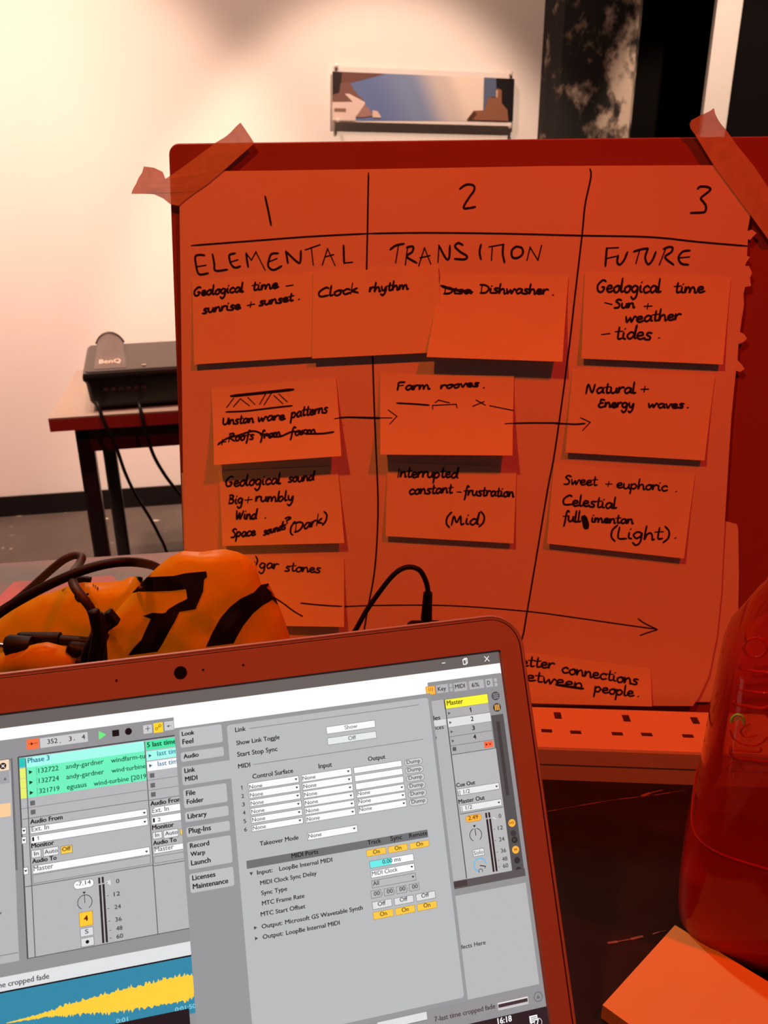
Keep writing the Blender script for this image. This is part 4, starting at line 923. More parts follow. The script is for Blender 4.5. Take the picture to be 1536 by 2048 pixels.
box((232, 233, 233), 'J', 593, 1257, 755, 1318, line=LINE); text((120, 120, 122), 'J', 'Solo', 610, 1325, 745, cap=.0020)
arc((104, 190, 240), 'J', 695, 1460, 86, 0, 250, 15); arc((60, 50, 46), 'J', 695, 1460, 80, -45, -18, 9); line(INK, 'J', 693, 1470, 776, 1480, w=.0005, snap=False); arc(INK, 'J', 704, 1546, 27, -40, 220, 8)
for o in (0, 42):
    box((48, 36, 36), 'J', 764 + o, 737 - o * .18, 800 + o, 806 - o * .18); box((48, 36, 36), 'J', 778 + o, 826 - o * .18, 900 + o, 1556 - o * .18)
shape((222, 222, 222), 'J', [(865, 802), (910, 780), (916, 828)])
for s, x, y, x1 in (('0', 958, 808, 993), ('12', 947, 975, 1015), ('24', 963, 1135, 1038), ('36', 990, 1293, 1060), ('48', 1006, 1410, 1078), ('60', 1018, 1505, 1090)):
    text((66, 66, 68), 'J', s, x, y, x1, cap=.0021); line((96, 96, 98), 'J', x - 64, y - 12, x - 44, y - 14, w=.0003)
box((92, 86, 87), 'J', 320, 1695, 1330, 1612); box((70, 62, 63), 'J', 322, 1700, 520, 1745)
box((186, 186, 186), 'K', 404, 52, 1165, 845); text(INK, 'K', 'fects Here', 463, 531, 683, cap=.0021)
box((150, 148, 149), 'K', 180, 1120, 1075, 1000); text((84, 72, 74), 'K', '7-last time cropped fade', 222, 1186, 773, .012)
box((232, 230, 231), 'K', 788, 1018, 1068, 1022); box((70, 52, 56), 'K', 793, 1030, 1062, 1006); box((200, 196, 198), 'K', 796, 1062, 1066, 1018)
arc((112, 112, 114), 'K', 1155, 960, 38, 0, 360, 8); u_, v_ = sv('K', 1154, 962); put((112, 112, 114), [(u_ - .0012, v_ - .0008), (u_ + .0012, v_ - .0008), (u_, v_ + .0012)])
full((46, 34, 38), ('K', 1228, 1046), None)
text(WH, 'K', '16:18', 793, 1208, 918, .015, cap=.0029); box(WH, 'K', 1073, 1137, 1153, 1185); shape(WH, 'K', [(1085, 1185), (1110, 1180), (1092, 1210)])
for k in range(3): line((46, 34, 38), 'K', 1088 + 2 * k, 1150 + 16 * k, 1140 + 2 * k, 1139 + 16 * k, w=.0003)
disc((46, 34, 38), 'K', 1155, 1192, 36); arc(WH, 'K', 1155, 1192, 34, 0, 360, 4); text(WH, 'K', '7', 1141, 1212, 1165, .02, cap=.0026)
# settings window over both halves
rbox((152, 153, 156), 'D', 36, 240, 521, 997, .0006, 'K')
PG, TAB = (186, 189, 191), (192, 193, 196)
rbox(PG, 'D', 484, 215, 487, 965, .0016, 'K')
rbox(PG, 'D', 98, 572, 600, 655, .0012)
for zz, x0, y0, x1, y1 in (('D', 79, 254, 451, 357), ('D', 91, 449, 462, 475), ('D', 112, 763, 492, 865), ('D', 126, 957, 503, 982), ('D', 139, 1087, 514, 1110), ('G', 163, 212, 602, 403), ('G', 186, 517, 620, 625)): rbox(TAB, zz, x0, y0, x1, y1, .0010)
for zz, s, x, y, x1 in (('D', 'Look', 104, 306, 208), ('D', 'Feel', 109, 377, 200), ('D', 'Audio', 118, 499, 245), ('D', 'Link', 126, 621, 215), ('D', 'MIDI', 132, 692, 234), ('D', 'File', 140, 816, 217), ('D', 'Folder', 146, 887, 288),
                       ('D', 'Library', 154, 1012, 314), ('D', 'Plug-Ins', 163, 1137, 350), ('G', 'Record', 195, 268, 377), ('G', 'Warp', 200, 347, 338), ('G', 'Launch', 206, 433, 390), ('G', 'Licenses', 217, 577, 437), ('G', 'Maintenance', 223, 660, 560)):
    text(INK, zz, s, x, y, x1, .018)
for s, x, y, x1 in (('Link', 558, 273, 647), ('Show Link Toggle', 568, 384, 935), ('Start Stop Sync', 576, 483, 917), ('MIDI', 584, 583, 685), ('Control Surface', 706, 670, 1050), ('Input', 1270, 583, 1382), ('Takeover Mode', 768, 1242, 1097)): text(INK, 'D', s, x, y, x1, .008)
text(INK, 'E', 'Output', 528, 778, 715, .008)
line((120, 122, 125), 'D', 675, 243, 1080, 162, 'E', .0003); line((120, 122, 125), 'D', 712, 548, 1130, 540, 'E', .0003)
box(WH, 'E', 69, 407, 603, 403, line=(120, 122, 125)); text((120, 121, 124), 'E', 'Show', 270, 432, 408, cap=.0021)
box((232, 237, 237), 'E', 81, 529, 616, 522, line=(120, 122, 125)); text((110, 111, 114), 'E', 'Off', 310, 550, 395, cap=.0021)
def lerp(a, b_, k): return a + (b_ - a) * k / 5
for k in range(6):
    box(WH, 'D', lerp(668, 698, k), lerp(711, 1071, k), lerp(1099, 1135, k), lerp(698, 1047, k), line=LINE); text(GT, 'D', 'None', lerp(678, 708, k), lerp(757, 1107, k), lerp(788, 819, k), cap=.00195); arrow('D', lerp(1075, 1108, k), lerp(675, 1025, k))
    text((50, 51, 54), 'D', str(k + 1), lerp(606, 635, k), lerp(764, 1120, k), lerp(626, 657, k), cap=.0020)
    u0, v0 = sv('D', lerp(1123, 1156, k), lerp(641, 990, k)); u1, v1 = sv('E', lerp(343, 386, k), lerp(922, 1362, k))
    put(LINE, [(u0 - .0002, v1 - .0002), (u1 + .0002, v1 - .0002), (u1 + .0002, v0 + .0002), (u0 - .0002, v0 + .0002)]); put(WH, [(u0, v1), (u1, v1), (u1, v0), (u0, v0)])
    text(GT, 'D', 'None', lerp(1132, 1167, k), lerp(683, 1032, k), lerp(1242, 1277, k), cap=.00195); arrow('E', lerp(308, 356, k), lerp(890, 1333, k))
    box(WH, 'E', lerp(369, 418, k), lerp(852, 1288, k), lerp(894, 945, k), lerp(832, 1272, k), line=LINE)
    if k > 2: text(GT, 'E', 'None', lerp(382, 430, k), lerp(897, 1330, k), lerp(517, 567, k), cap=.00195); arrow('E', lerp(863, 916, k), lerp(803, 1240, k))
    rbox((210, 212, 214), 'E', lerp(924, 975, k), lerp(768, 1203, k), lerp(1121, 1176, k), lerp(803, 1240, k), .0020, line=LINE); text((74, 75, 78), 'E', 'Dump', lerp(950, 1003, k), lerp(812, 1245, k), lerp(1098, 1152, k), cap=.0020)
box(WH, 'H', 63, 197, 489, 181, line=LINE); text(GT, 'H', 'None', 72, 236, 183, cap=.00195); arrow('H', 461, 155)
box((112, 115, 118), 'G', 732, 388, 1091, 228, 'H'); text(INK, 'G', 'MIDI Ports', 1168, 362, 1422, .008)
for s, x, y, x1 in (('Track', 577, 293, 690), ('Sync', 772, 261, 870), ('Remote', 932, 235, 1085)): text(INK, 'H', s, x, y, x1, .004)
ON, OFF = (255, 205, 76), (226, 227, 228)
for c, s, lst in ((ON, 'On', ((565, 343, 731, 365, 623, 373, 680), (750, 313, 915, 335, 807, 341, 863), (934, 283, 1098, 302, 990, 308, 1047))),
                  (OFF, 'Off', ((615, 784, 782, 813, 663, 816, 730), (802, 752, 967, 778, 850, 781, 916), (987, 717, 1152, 743, 1035, 746, 1099))),
                  (ON, 'On', ((623, 872, 794, 897, 682, 902, 740), (811, 838, 979, 862, 868, 867, 926), (998, 803, 1164, 826, 1053, 829, 1110)))):
    for x0, y0, x1, y1, a_, b_, c_ in lst: box(c, 'H', x0, y0, x1, y1, line=(190, 140, 60) if s == 'On' else LINE); text((70, 55, 20) if s == 'On' else (50, 51, 54), 'H', s, a_, b_, c_, cap=.0021)
for s, x, y, x1 in (('Input:', 838, 520, 985), ('LoopBe Internal MIDI', 1050, 484, 1557), ('MIDI Clock Sync Delay', 868, 620, 1408), ('Sync Type', 877, 717, 1125), ('MTC Frame Rate', 885, 815, 1290), ('MTC Start Offset', 873, 920, 1300),
                   ('Output:', 882, 1037, 1080), ('Microsoft GS Wavetable Synth', 1107, 995, 1851), ('Output:', 892, 1137, 1085), ('LoopBe Internal MIDI', 1115, 1097, 1630)): text(INK, 'G', s, x, y, x1, .006, cap=.0021)
u_, v_ = sv('G', 780, 512); put((70, 71, 74), [(u_ - .0009, v_ + .0008), (u_, v_ - .0009), (u_ + .0009, v_ + .0008)])
tri('G', 820, 1028, 9, (70, 71, 74)); tri('G', 829, 1130, 9, (70, 71, 74))
box(WH, 'H', 592, 436, 967, 425, line=LINE); box((112, 240, 236), 'H', 592, 436, 780, 458); text((40, 80, 90), 'H', '0.00 ms', 703, 456, 858, cap=.0021)
box(WH, 'H', 602, 518, 975, 508, line=LINE); text(GT, 'H', 'MIDI Clock', 613, 557, 832, cap=.0021); arrow('H', 951, 481)
box(PG, 'H', 610, 602, 985, 591, line=LINE); text((60, 61, 64), 'H', 'All', 622, 641, 673, cap=.0021); arrow('H', 961, 566)
for x0, y0, x1, y1, a_, b_, c_ in ((603, 690, 690, 733, 630, 728, 680), (714, 671, 798, 713, 740, 709, 790), (820, 653, 905, 694, 847, 689, 896), (929, 633, 1014, 673, 955, 669, 1003)):
    box(PG, 'H', x0, y0, x1, y1, line=LINE); text((60, 61, 64), 'H', '00', a_, b_, c_, cap=.0021)
    if x0 < 900: text((60, 61, 64), 'H', ':', x1 + 9, b_ - 8, x1 + 14, cap=.0018)
box((226, 227, 228), 'K', -300, 1190, 152, 1160); line((120, 120, 122), 'K', -300, 1260, 150, 1170, w=.0003)
SB.build('screen', None, lap, fix=False)

# ================================================================== yellow plastic bag with its black lettering
bag_m = mat('yellow_plastic_film', (.92, .68, .03), .36, spec=.5, noise=.06, scale=14, bump=.3, bscale=30)
nt = bag_m.node_tree; tl_ = nt.nodes.new('ShaderNodeBsdfTranslucent'); tl_.inputs[0].default_value = (.95, .70, .03, 1); ms = nt.nodes.new('ShaderNodeMixShader'); ms.inputs[0].default_value = .58
nt.links.new(nt.nodes['Principled BSDF'].outputs[0], ms.inputs[1]); nt.links.new(tl_.outputs[0], ms.inputs[2]); nt.links.new(ms.outputs[0], nt.nodes['Material Output'].inputs[0])
print_m = mat('black_print_on_film', (.010, .008, .008), .3, spec=.5, bump=.2, bscale=60)
def inflate(pts, Y, depth, amp, seed, res=.0075, lean=0.0, power=.5):
    """closed crumpled pillow whose outline is given on the upright plane y = Y"""
    ol = [on_y(x, y, Y) for x, y in pts]; P2 = [(p.x, p.z) for p in ol]
    P2 = [(x, max(zz, T + .0015)) for x, zz in P2]
    sm = []
    n = len(P2)
    for i in range(n):
        (x0, z0), (x1, z1) = P2[i], P2[(i + 1) % n]; k = max(1, int(math.hypot(x1 - x0, z1 - z0) / res))
        sm += [(x0 + (x1 - x0) * j / k, z0 + (z1 - z0) * j / k) for j in range(k)]
    xs = [p[0] for p in sm]; zs = [p[1] for p in sm]
    from mathutils.geometry import delaunay_2d_cdt
    inner = []
    def inside(x, zz):
        c = False; j = len(sm) - 1
        for i in range(len(sm)):
            if (sm[i][1] > zz) != (sm[j][1] > zz) and x < (sm[j][0] - sm[i][0]) * (zz - sm[i][1]) / (sm[j][1] - sm[i][1]) + sm[i][0]: c = not c
            j = i
        return c
    rr_ = random.Random(seed); x = min(xs)
    A = np.array(sm)
    while x < max(xs):
        q = min(zs)
        while q < max(zs):
            jx, jz = x + rr_.uniform(-.35, .35) * res, q + rr_.uniform(-.35, .35) * res
            if inside(jx, jz) and np.min(np.hypot(A[:, 0] - jx, A[:, 1] - jz)) > res * .5: inner.append((jx, jz))
            q += res
        x += res
    vin = [V(p) for p in sm + inner]; ne = len(sm)
    vo, _, fo, _, _, _ = delaunay_2d_cdt(vin, [(i, (i + 1) % ne) for i in range(ne)], [list(range(ne))], 1, 1e-6)
    wav = [(rr_.uniform(-95, 95), rr_.uniform(-95, 95), rr_.uniform(0, 6.3), rr_.uniform(.4, 1)) for _ in range(9)]
    dd = [float(np.min(np.hypot(A[:, 0] - p.x, A[:, 1] - p.y))) for p in vo]; dm = max(dd)
    def cr(p): return sum(w_ * (abs(math.sin(a * p.x + b_ * p.y + c)) - .6) for a, b_, c, w_ in wav) / 4.2
    b = MB(); F_, B_k = [], []
    for p, d in zip(vo, dd):
        f = min(1, d / (dm * .9)) ** power; cr_ = cr(p) * amp * min(1, d / .012)
        yy = Y + lean * (p.y - T)
        F_.append(V((p.x, yy - depth * .5 * f + cr_, p.y))); B_k.append(V((p.x, yy + depth * .5 * f + cr_ * .5, p.y)))
    k = len(F_); fs = [list(f) for f in fo]
    edge = set(i for i, d in enumerate(dd) if d < 1e-6)
    # front and back share their rim
    fb = [[(i if i in edge else k + i) for i in f][::-1] for f in fo]
    b.add(F_ + B_k, fs + fb)
    return b, F_, fs
bag = thing('plastic_bag', V((-.16, .56, T)), 'crumpled yellow plastic bag with big black lettering behind the laptop', 'plastic bag')
YB = .555
main_o = [z('Q', *p) for p in ((10, 960), (30, 760), (40, 620), (60, 590), (35, 555), (75, 490), (150, 400), (210, 340), (255, 285), (300, 238), (370, 170), (440, 112), (530, 70), (640, 77), (720, 66), (800, 58), (880, 76), (940, 102), (975, 140), (1010, 205), (1030, 280), (1078, 276), (1110, 345), (1145, 420), (1180, 510), (1215, 620), (1240, 760), (1250, 960))]
bm_, Fm, fm_ = inflate(main_o, YB, .034, .0125, 3, power=.42)
bm_.build('bag_body', bag_m, bag, smooth='all')
left_o = [z('C', *p) for p in ((-120, 1180), (-120, 800), (0, 718), (130, 610), (300, 528), (480, 490), (560, 455), (640, 428), (720, 402), (820, 396), (900, 395), (1060, 388), (1160, 372), (1190, 350), (1260, 338), (1330, 345), (1330, 430), (1290, 560), (1200, 720), (1100, 900), (1060, 1180))]
bl_, Fl, fl_ = inflate(left_o, YB + .018, .034, .0095, 8, power=.42)
bl_.build('bag_side_fold', bag_m, bag, smooth='all')
front_o = [z('C', *p) for p in ((-120, 1240), (-120, 1085), (0, 1052), (130, 1020), (250, 990), (340, 965), (440, 950), (560, 980), (640, 1005), (700, 1040), (740, 1100), (720, 1240))]
bf_, Ff, ff_ = inflate(front_o, YB - .055, .022, .003, 11)
bf_.build('bag_front_fold', bag_m, bag, smooth='all')
# printing that follows the surface of the bag
def print_on(tree, pts, zone, step=.006):
    ps = [z(zone, *p) for p in pts]; n = len(ps); ring = []
    for i in range(n):
        a_, b_ = ps[i], ps[(i + 1) % n]; k = max(1, int(math.hypot(b_[0] - a_[0], b_[1] - a_[1]) / 9)); ring += [(a_[0] + (b_[0] - a_[0]) * j / k, a_[1] + (b_[1] - a_[1]) * j / k) for j in range(k)]
    from mathutils.geometry import delaunay_2d_cdt
    A = np.array(ring); inner = []
    def inside(x, y):
        c = False; j = len(ring) - 1
        for i in range(len(ring)):
            if (ring[i][1] > y) != (ring[j][1] > y) and x < (ring[j][0] - ring[i][0]) * (y - ring[i][1]) / (ring[j][1] - ring[i][1]) + ring[i][0]: c = not c
            j = i
        return c
    y = A[:, 1].min()
    while y < A[:, 1].max():
        x = A[:, 0].min()
        while x < A[:, 0].max():
            if inside(x, y) and np.min(np.hypot(A[:, 0] - x, A[:, 1] - y)) > 4: inner.append((x, y))
            x += 8
        y += 8
    vo, _, fo, _, _, _ = delaunay_2d_cdt([V(p) for p in ring + inner], [(i, (i + 1) % len(ring)) for i in range(len(ring))], [list(range(len(ring)))], 1, 1e-4)
    out = []; last = None
    for p in vo:
        d = ray(p.x, p.y).normalized(); hit = tree.ray_cast(EYE, d)
        q = hit[0] - d * .0009 if hit[0] is not None else None
        out.append(q)
    ok_ = [q for q in out if q is not None]
    if not ok_: return None, None
    md = sum(((q - EYE).length for q in ok_)) / len(ok_)
    out = [q if q is not None else EYE + ray(vo[i].x, vo[i].y).normalized() * md for i, q in enumerate(out)]
    return out, [list(f) for f in fo]
def printed(name, mb, letters):
    tree = BVHTree.FromPolygons([tuple(p) for p in mb.v], mb.f); b = MB()
    for zone, pts in letters:
        vs, fs = print_on(tree, pts, zone)
        if vs: b.add(vs, fs)
    b.build(name, print_m, bag, smooth='all', label='black printed lettering', fix=False)
printed('printed_lettering', bm_, [
    ('Q', [(203, 341), (300, 238), (470, 230), (550, 212), (680, 200), (686, 235), (666, 255), (660, 330), (640, 375), (612, 443), (508, 460), (480, 520), (440, 590), (400, 665), (368, 716), (178, 740), (215, 690), (265, 638), (290, 580), (325, 505), (275, 487), (335, 466), (395, 470), (418, 466), (440, 440), (500, 405), (556, 378), (558, 372), (550, 315), (460, 326), (360, 330), (250, 330)]),
    ('Q', [(678, 684), (720, 590), (770, 500), (830, 430), (900, 375), (985, 335), (1030, 287), (1078, 277), (1112, 345), (1142, 418), (1105, 382), (1040, 420), (980, 470), (920, 545), (885, 605), (855, 662)])])
printed('printed_small_lettering', bl_, [
    ('C', [(575, 470), (625, 440), (580, 478)]), ('C', [(690, 520), (715, 500), (735, 520), (715, 545), (740, 560), (765, 560), (755, 585), (720, 575), (700, 550)]), ('C', [(745, 455), (765, 470), (760, 492), (748, 480)]),
    ('C', [(790, 515), (815, 492), (832, 500), (805, 528)]), ('C', [(830, 530), (845, 555), (860, 592), (846, 585)]), ('C', [(862, 415), (872, 405), (875, 425), (866, 432)]), ('C', [(880, 425), (890, 412), (896, 440), (886, 445)]), ('C', [(902, 440), (915, 432), (914, 470), (903, 462)]),
    ('C', [(930, 740), (968, 685), (965, 735), (940, 760)]), ('C', [(880, 660), (908, 650), (912, 690), (888, 700)])])

# ------------------------------------------------------------------ things lying by the bag
def cy(zone, lst): return [on_y(*z(zone, x, y), Y) for x, y, Y in lst]
c1 = cy('C', [(-150, 790, .50), (0, 675, .505), (150, 580, .51), (400, 445, .515), (650, 330, .52), (850, 258, .525), (1050, 214, .53), (1230, 205, .54), (1380, 225, .57), (1470, 260, .60), (1540, 320, .615)])
b = MB(); b.tube(smooth_pts(c1, 6), .0037, 10); b.build('thick_cable', black_m, smooth='all', label='thick black cable arching from the left edge over the yellow bag', cat='cable')
c2 = cy('C', [(60, 640, .60), (120, 585, .60), (250, 480, .60), (400, 345, .60), (520, 240, .60), (610, 175, .60), (700, 143, .60), (762, 160, .595), (735, 230, .585), (680, 300, .56), (672, 345, .535), (680, 400, .515), (715, 465, .505), (790, 560, .50), (850, 650, .50), (880, 760, .50), (890, 860, .50), (840, 960, .50), (790, 1060, .50), (740, 1150, .49)])
b = MB(); b.tube(smooth_pts(c2, 6), .0034, 10); b.build('looped_cable', mat('dark_grey_cable', (.035, .032, .032), .55), smooth='all', label='thinner dark cable with a tight loop, running down between the bag folds', cat='cable')
bun = thing('cable_bundle', on_y(*z('C', 900, 1000), .478), 'bundle of black cables gathered beside the bag just above the laptop lid', 'cable')
for k, pts in enumerate((((870, 660), (900, 760), (915, 860), (900, 960), (880, 1060), (870, 1150)), ((900, 690), (930, 780), (940, 880), (935, 980), (920, 1080), (915, 1150)), ((980, 790), (955, 850), (900, 900), (850, 980), (810, 1060), (800, 1150)),
                         ((965, 880), (940, 960), (945, 1040), (950, 1150)))):
    b = MB(); b.tube(smooth_pts(cy('C', [(x, y, .474 + .004 * k) for x, y in pts]), 5), .0040, 9); b.build('cable', black_m, bun, smooth='all')
b = MB(); b.box(on_y(*z('C', 935, 905), .486), V((.014, 0, .010)), V((-.006, 0, .010)), V((0, .008, 0)), .001); b.build('connector', black_m, bun, smooth=True)
b = MB(); b.tube(smooth_pts(cy('C', [(x, y, .61) for x, y in ((720, 372), (790, 366), (845, 376))]), 5), .0030, 9); b.build('cable', black_m, smooth='all', label='short black cable end lying on the red folder behind the bag', cat='cable')
def stick(name, zone, pts, Y, rs, m, label, cat, capm=None):
    o = thing(name, on_y(*z(zone, *pts[0]), Y), label, cat); P = [on_y(*z(zone, *p), Y) for p in pts]
    b = MB(); b.tube(P[:-1], rs[:-1], 14); b.build('barrel', m, o, smooth=True)
    b = MB(); b.tube([P[-2], P[-1]], [rs[-2] * .98, rs[-1]], 14); b.build('cap', capm or m, o, smooth=True)
stick('marker_pen', 'C', [(872, 955), (560, 930), (558, 918), (200, 915), (172, 917)], .515, [.0040, .0040, .0050, .0050, .0042], black_m, 'black marker pen lying across the yellow bag, left of the cable bundle', 'pen')
stick('screwdriver', 'C', [(300, 985), (95, 988), (78, 990), (76, 990), (-40, 975)], .505, [.0070, .0088, .0080, .0018, .0018], black_m, 'black handle with a thin steel tip at the left edge, below the marker pen', 'tool', mat('steel', (.5, .47, .45), .3, metal=.9))
stick('ballpoint_pen', 'C', [(850, 1045), (700, 1020), (640, 990), (630, 986)], .500, [.0062, .0062, .0045, .003], black_m, 'short black pen end poking out by the cable bundle', 'pen')
b = MB(); fl4 = [on_z(*p, T + .012) for p in ((28, 1163), (224, 1151), (300, 1230), (-70, 1262))]
lo4 = [V((p.x, p.y, T + .0006)) for p in fl4]; b.hexa([V(p) for p in lo4], fl4)
b.build('folder', mat('red_card_folder', (.62, .20, .20), .6, noise=.03, scale=30), label='pinkish red folder lying flat on the tables behind the yellow bag', cat='folder')

# ================================================================== bottle
bt_c = on_z(1508, 1836, T)
def bz(px, py):
    n = V((bt_c.x, bt_c.y, 0)).normalized(); return on_plane(px, py, bt_c, n).z - T
def bottle_glass(name, tint, dif, fac, rough=.08):
    m = bpy.data.materials.new(name); m.use_nodes = True; nt = m.node_tree; nt.nodes.remove(nt.nodes['Principled BSDF']); out = nt.nodes['Material Output']
    tr = nt.nodes.new('ShaderNodeBsdfTransparent'); tr.inputs[0].default_value = (*tint, 1)
    d1 = nt.nodes.new('ShaderNodeBsdfDiffuse'); d1.inputs[0].default_value = (*dif, 1)
    d2 = nt.nodes.new('ShaderNodeBsdfTranslucent'); d2.inputs[0].default_value = (*dif, 1)
    gl = nt.nodes.new('ShaderNodeBsdfGlossy'); gl.inputs[1].default_value = rough
    fr = nt.nodes.new('ShaderNodeFresnel'); fr.inputs[0].default_value = 1.45
    lw_ = nt.nodes.new('ShaderNodeLayerWeight'); lw_.inputs[0].default_value = .35
    m1, m2, m3 = (nt.nodes.new('ShaderNodeMixShader') for _ in range(3))
    m1.inputs[0].default_value = .5
    mr = nt.nodes.new('ShaderNodeMapRange'); mr.inputs['To Min'].default_value = fac; mr.inputs['To Max'].default_value = min(1, fac + .45)
    for a_, b_ in ((d1.outputs[0], m1.inputs[1]), (d2.outputs[0], m1.inputs[2]), (lw_.outputs['Facing'], mr.inputs['Value']), (mr.outputs[0], m2.inputs[0]), (tr.outputs[0], m2.inputs[1]), (m1.outputs[0], m2.inputs[2]),
                   (fr.outputs[0], m3.inputs[0]), (m2.outputs[0], m3.inputs[1]), (gl.outputs[0], m3.inputs[2]), (m3.outputs[0], out.inputs[0])): nt.links.new(a_, b_)
    return m
glass_m = bottle_glass('clear_red_plastic', (.95, .72, .68), (.98, .06, .03), .36)
liq_m = bottle_glass('red_drink', (.85, .08, .05), (1.0, .02, .005), .85)
bot = thing('drink_bottle', bt_c, 'tall translucent red drinks bottle standing on the black table at the right edge', 'bottle')
HWB = .050
az = math.atan2(bt_c.x, bt_c.y)
def ring(w, hgt, e, n=40, r0=None):
    o = []
    for k in range(n):
        a = 2 * math.pi * k / n; c, s_ = math.cos(a), math.sin(a); q = 2 / e
        x = math.copysign(abs(c) ** q, c) * w; y = math.copysign(abs(s_) ** q, s_) * w
        an = -az + rad(8); o.append(bt_c + V((x * math.cos(an) - y * math.sin(an), x * math.sin(an) + y * math.cos(an), hgt)))
    return o
zs_ = {k: bz(1520, k) for k in (1650, 1260, 1180, 1140, 1060, 1005)}
ZSH, ZNB, ZNT, ZTP = bz(1416, 1262), bz(1490, 1165), bz(1512, 1065), bz(1530, 1003)
print('bottle heights', ZSH, ZNB, ZNT, ZTP)
prof = [(.030, .004, 3), (.040, .001, 3.2), (.046, .0045, 3.6), (.0495, .014, 4), (.0505, .03, 4.4), (.0515, .055, 4.6), (.0505, .075, 4.6), (.0490, .10, 4.4), (.0485, ZSH - .025, 4.2), (.0480, ZSH - .008, 4), (.0462, ZSH + .004, 3.6),
        (.0415, ZSH + .016, 3), (.0345, ZNB - .004, 2.5), (.0310, ZNB + .004, 2.2), (.0300, ZNB + .012, 2), (.0285, ZNT - .004, 2)]
b = MB(); b.loft([ring(w_, h_, e_) for w_, h_, e_ in prof], False)
b.v.append(bt_c + V((0, 0, .009))); c_ = len(b.v) - 1
for i in range(40): b.f.append([i, c_, (i + 1) % 40]); b.mi.append(0)
b.build('bottle_body', glass_m, bot, smooth='all')
# narrow turned rings on the neck and the cap
cap_m = mat('red_cap', (.55, .05, .035), .4, spec=.4)
b = MB(); b.loft([ring(.0300, ZNT - .006, 2), ring(.0312, ZNT, 2), ring(.0312, ZNT + .010, 2), ring(.0300, ZTP - .004, 2), ring(.0300, ZTP + .022, 2), ring(.0288, ZTP + .026, 2), ring(.022, ZTP + .0265, 2)])
b.build('cap', cap_m, bot, smooth=True)
b = MB()
for k in range(4):
    f = .25 + .2 * k; r_ = .0300 + (.0285 - .0300) * f; rp = ring(r_ + .0003, ZNB + .012 + (ZNT - .006 - ZNB - .012) * f, 2); b.tube(rp + [rp[0]], .0007, 6, False)
b.build('neck_rings', glass_m, bot, smooth='all')
LV = .040
b = MB(); b.loft([ring(w_ - .0016, max(h_, .0050), e_) for w_, h_, e_ in prof[1:5]] + [ring(.0488, LV - .001, 4.5), ring(.0492, LV, 4.5)]); b.build('drink', liq_m, bot, smooth=True)
b = MB()
for hh, rr2 in ((.088, .0500),): rp = ring(rr2, hh, 4.5); b.tube(rp + [rp[0]], .0006, 6, False)
b.build('waist_rib', glass_m, bot, smooth='all')
# embossed marks on the face of the bottle towards the viewer
an = -az + rad(8); FX = V((math.cos(an), math.sin(an), 0)); FN = V((math.sin(an), -math.cos(an), 0))
def face(x, y): return on_plane(x, y, bt_c + FN * .0482, FN)
def emb(b, pts, r=.0007, k=5): b.tube(smooth_pts([face(*p) for p in pts], k), r, 6)
b = MB()
emb(b, [(1488, 1262), (1490, 1280)]); emb(b, [(1513, 1275), (1494, 1282), (1487, 1298), (1500, 1312), (1522, 1312), (1534, 1296), (1526, 1280), (1513, 1275)])
emb(b, [(1480, 1328), (1483, 1338), (1540, 1346)]); emb(b, [(1477, 1364), (1475, 1376), (1482, 1380), (1530, 1386), (1545, 1378)])
emb(b, [(1470, 1402), (1472, 1408), (1520, 1417), (1540, 1412)], .0010); emb(b, [(1460, 1460), (1468, 1478), (1490, 1490), (1515, 1490), (1535, 1475)], .0005); emb(b, [(1500, 1448), (1485, 1456), (1482, 1466), (1492, 1474), (1515, 1470)], .0005)
emb(b, [(1462, 1494), (1462, 1505), (1475, 1516), (1545, 1524)], .0009); emb(b, [(1466, 1500), (1500, 1503), (1520, 1503), (1522, 1496)], .0006)
emb(b, [(1458, 1528), (1470, 1522), (1482, 1529)], .0006); emb(b, [(1475, 1745), (1510, 1748), (1545, 1752)], .0005); emb(b, [(1495, 1782), (1500, 1794), (1512, 1796), (1520, 1788)], .0006)
b.build('embossing', glass_m, bot, smooth='all')
b = MB(); ps = [(1463, 1443), (1465, 1434), (1475, 1428), (1486, 1433), (1488, 1446)]
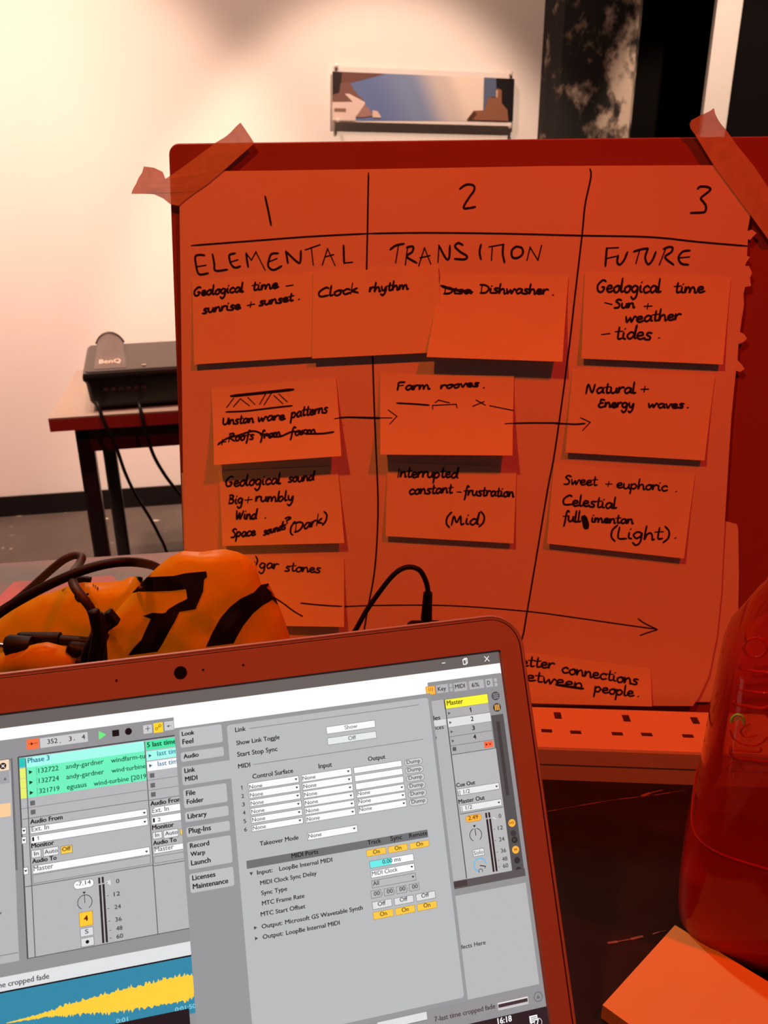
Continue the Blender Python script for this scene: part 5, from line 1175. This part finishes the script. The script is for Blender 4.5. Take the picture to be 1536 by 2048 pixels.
b.tube(smooth_pts([face(*p) + FN * .0006 for p in ps], 5), .0008, 6); b.tube([face(1470, 1441) + FN * .0006, face(1475, 1434) + FN * .0006, face(1481, 1439) + FN * .0006], .0004, 6)
b.build('green_mark', mat('green_arc', (.25, .75, .10), .5), bot, label='small green arched mark')  # thin green arc just proud of the bottle face

# ================================================================== pad of sticky notes, bottom right
PT = .0115
A1, B1 = on_z(1350, 1850, T + PT), on_z(1205, 2010, T + PT)
sx_ = B1 - A1; sy_ = V((-sx_.y, sx_.x, 0)); D1 = on_z(1536, 1963, T + PT) - A1
sy_ = D1.normalized() * sx_.length * 1.0
pad = thing('sticky_note_pad', V((*(A1 + (sx_ + sy_) / 2).xy, T)), 'thick pad of blank orange sticky notes in the bottom right corner', 'sticky note pad')
pad_m = mat('orange_note_paper', (.60, .46, .18), .85, spec=.2, noise=.02, scale=30)
b = MB(); O_ = A1 - V((0, 0, PT - .0006)); b.box(O_, sx_, sy_, V((0, 0, PT - .0012))); b.build('note_stack', mat('note_edges', (.60, .40, .20), .9, spec=.1, noise=.15, scale=600), pad)
b = MB(); b.box(A1 - V((0, 0, .0006)), sx_, sy_, V((0, 0, .0006))); b.build('top_note', pad_m, pad)
# scratches in the black table top
def scratch(name, pts, wd, label):
    b = MB(); q = [on_z(x, y, T + .0003) for x, y in pts]
    for i in range(len(q) - 1):
        d = (q[i + 1] - q[i]).normalized(); n_ = V((-d.y, d.x, 0)) * wd / 2; k = .4 if i % 2 else 1
        b.add([q[i] + n_ * k, q[i + 1] + n_ * k, q[i + 1] - n_ * k, q[i] - n_ * k], [[0, 1, 2, 3]])
    o = b.build(name, mat('bare_scratch', (.20, .11, .09), .7), bpy.data.objects['black_table'], fix=False)
scratch('scratch', [(1094, 1623), (1115, 1619), (1160, 1611), (1200, 1604), (1240, 1598), (1275, 1594), (1310, 1590), (1340, 1585), (1372, 1581)], .0007, '')
scratch('scratch', [(1283, 1592), (1300, 1586), (1325, 1580)], .0022, '')
scratch('scratch', [(1215, 1886), (1235, 1883), (1262, 1878), (1286, 1872)], .0016, '')
scratch('scratch', [(1305, 1868), (1318, 1864), (1332, 1861)], .0008, '')
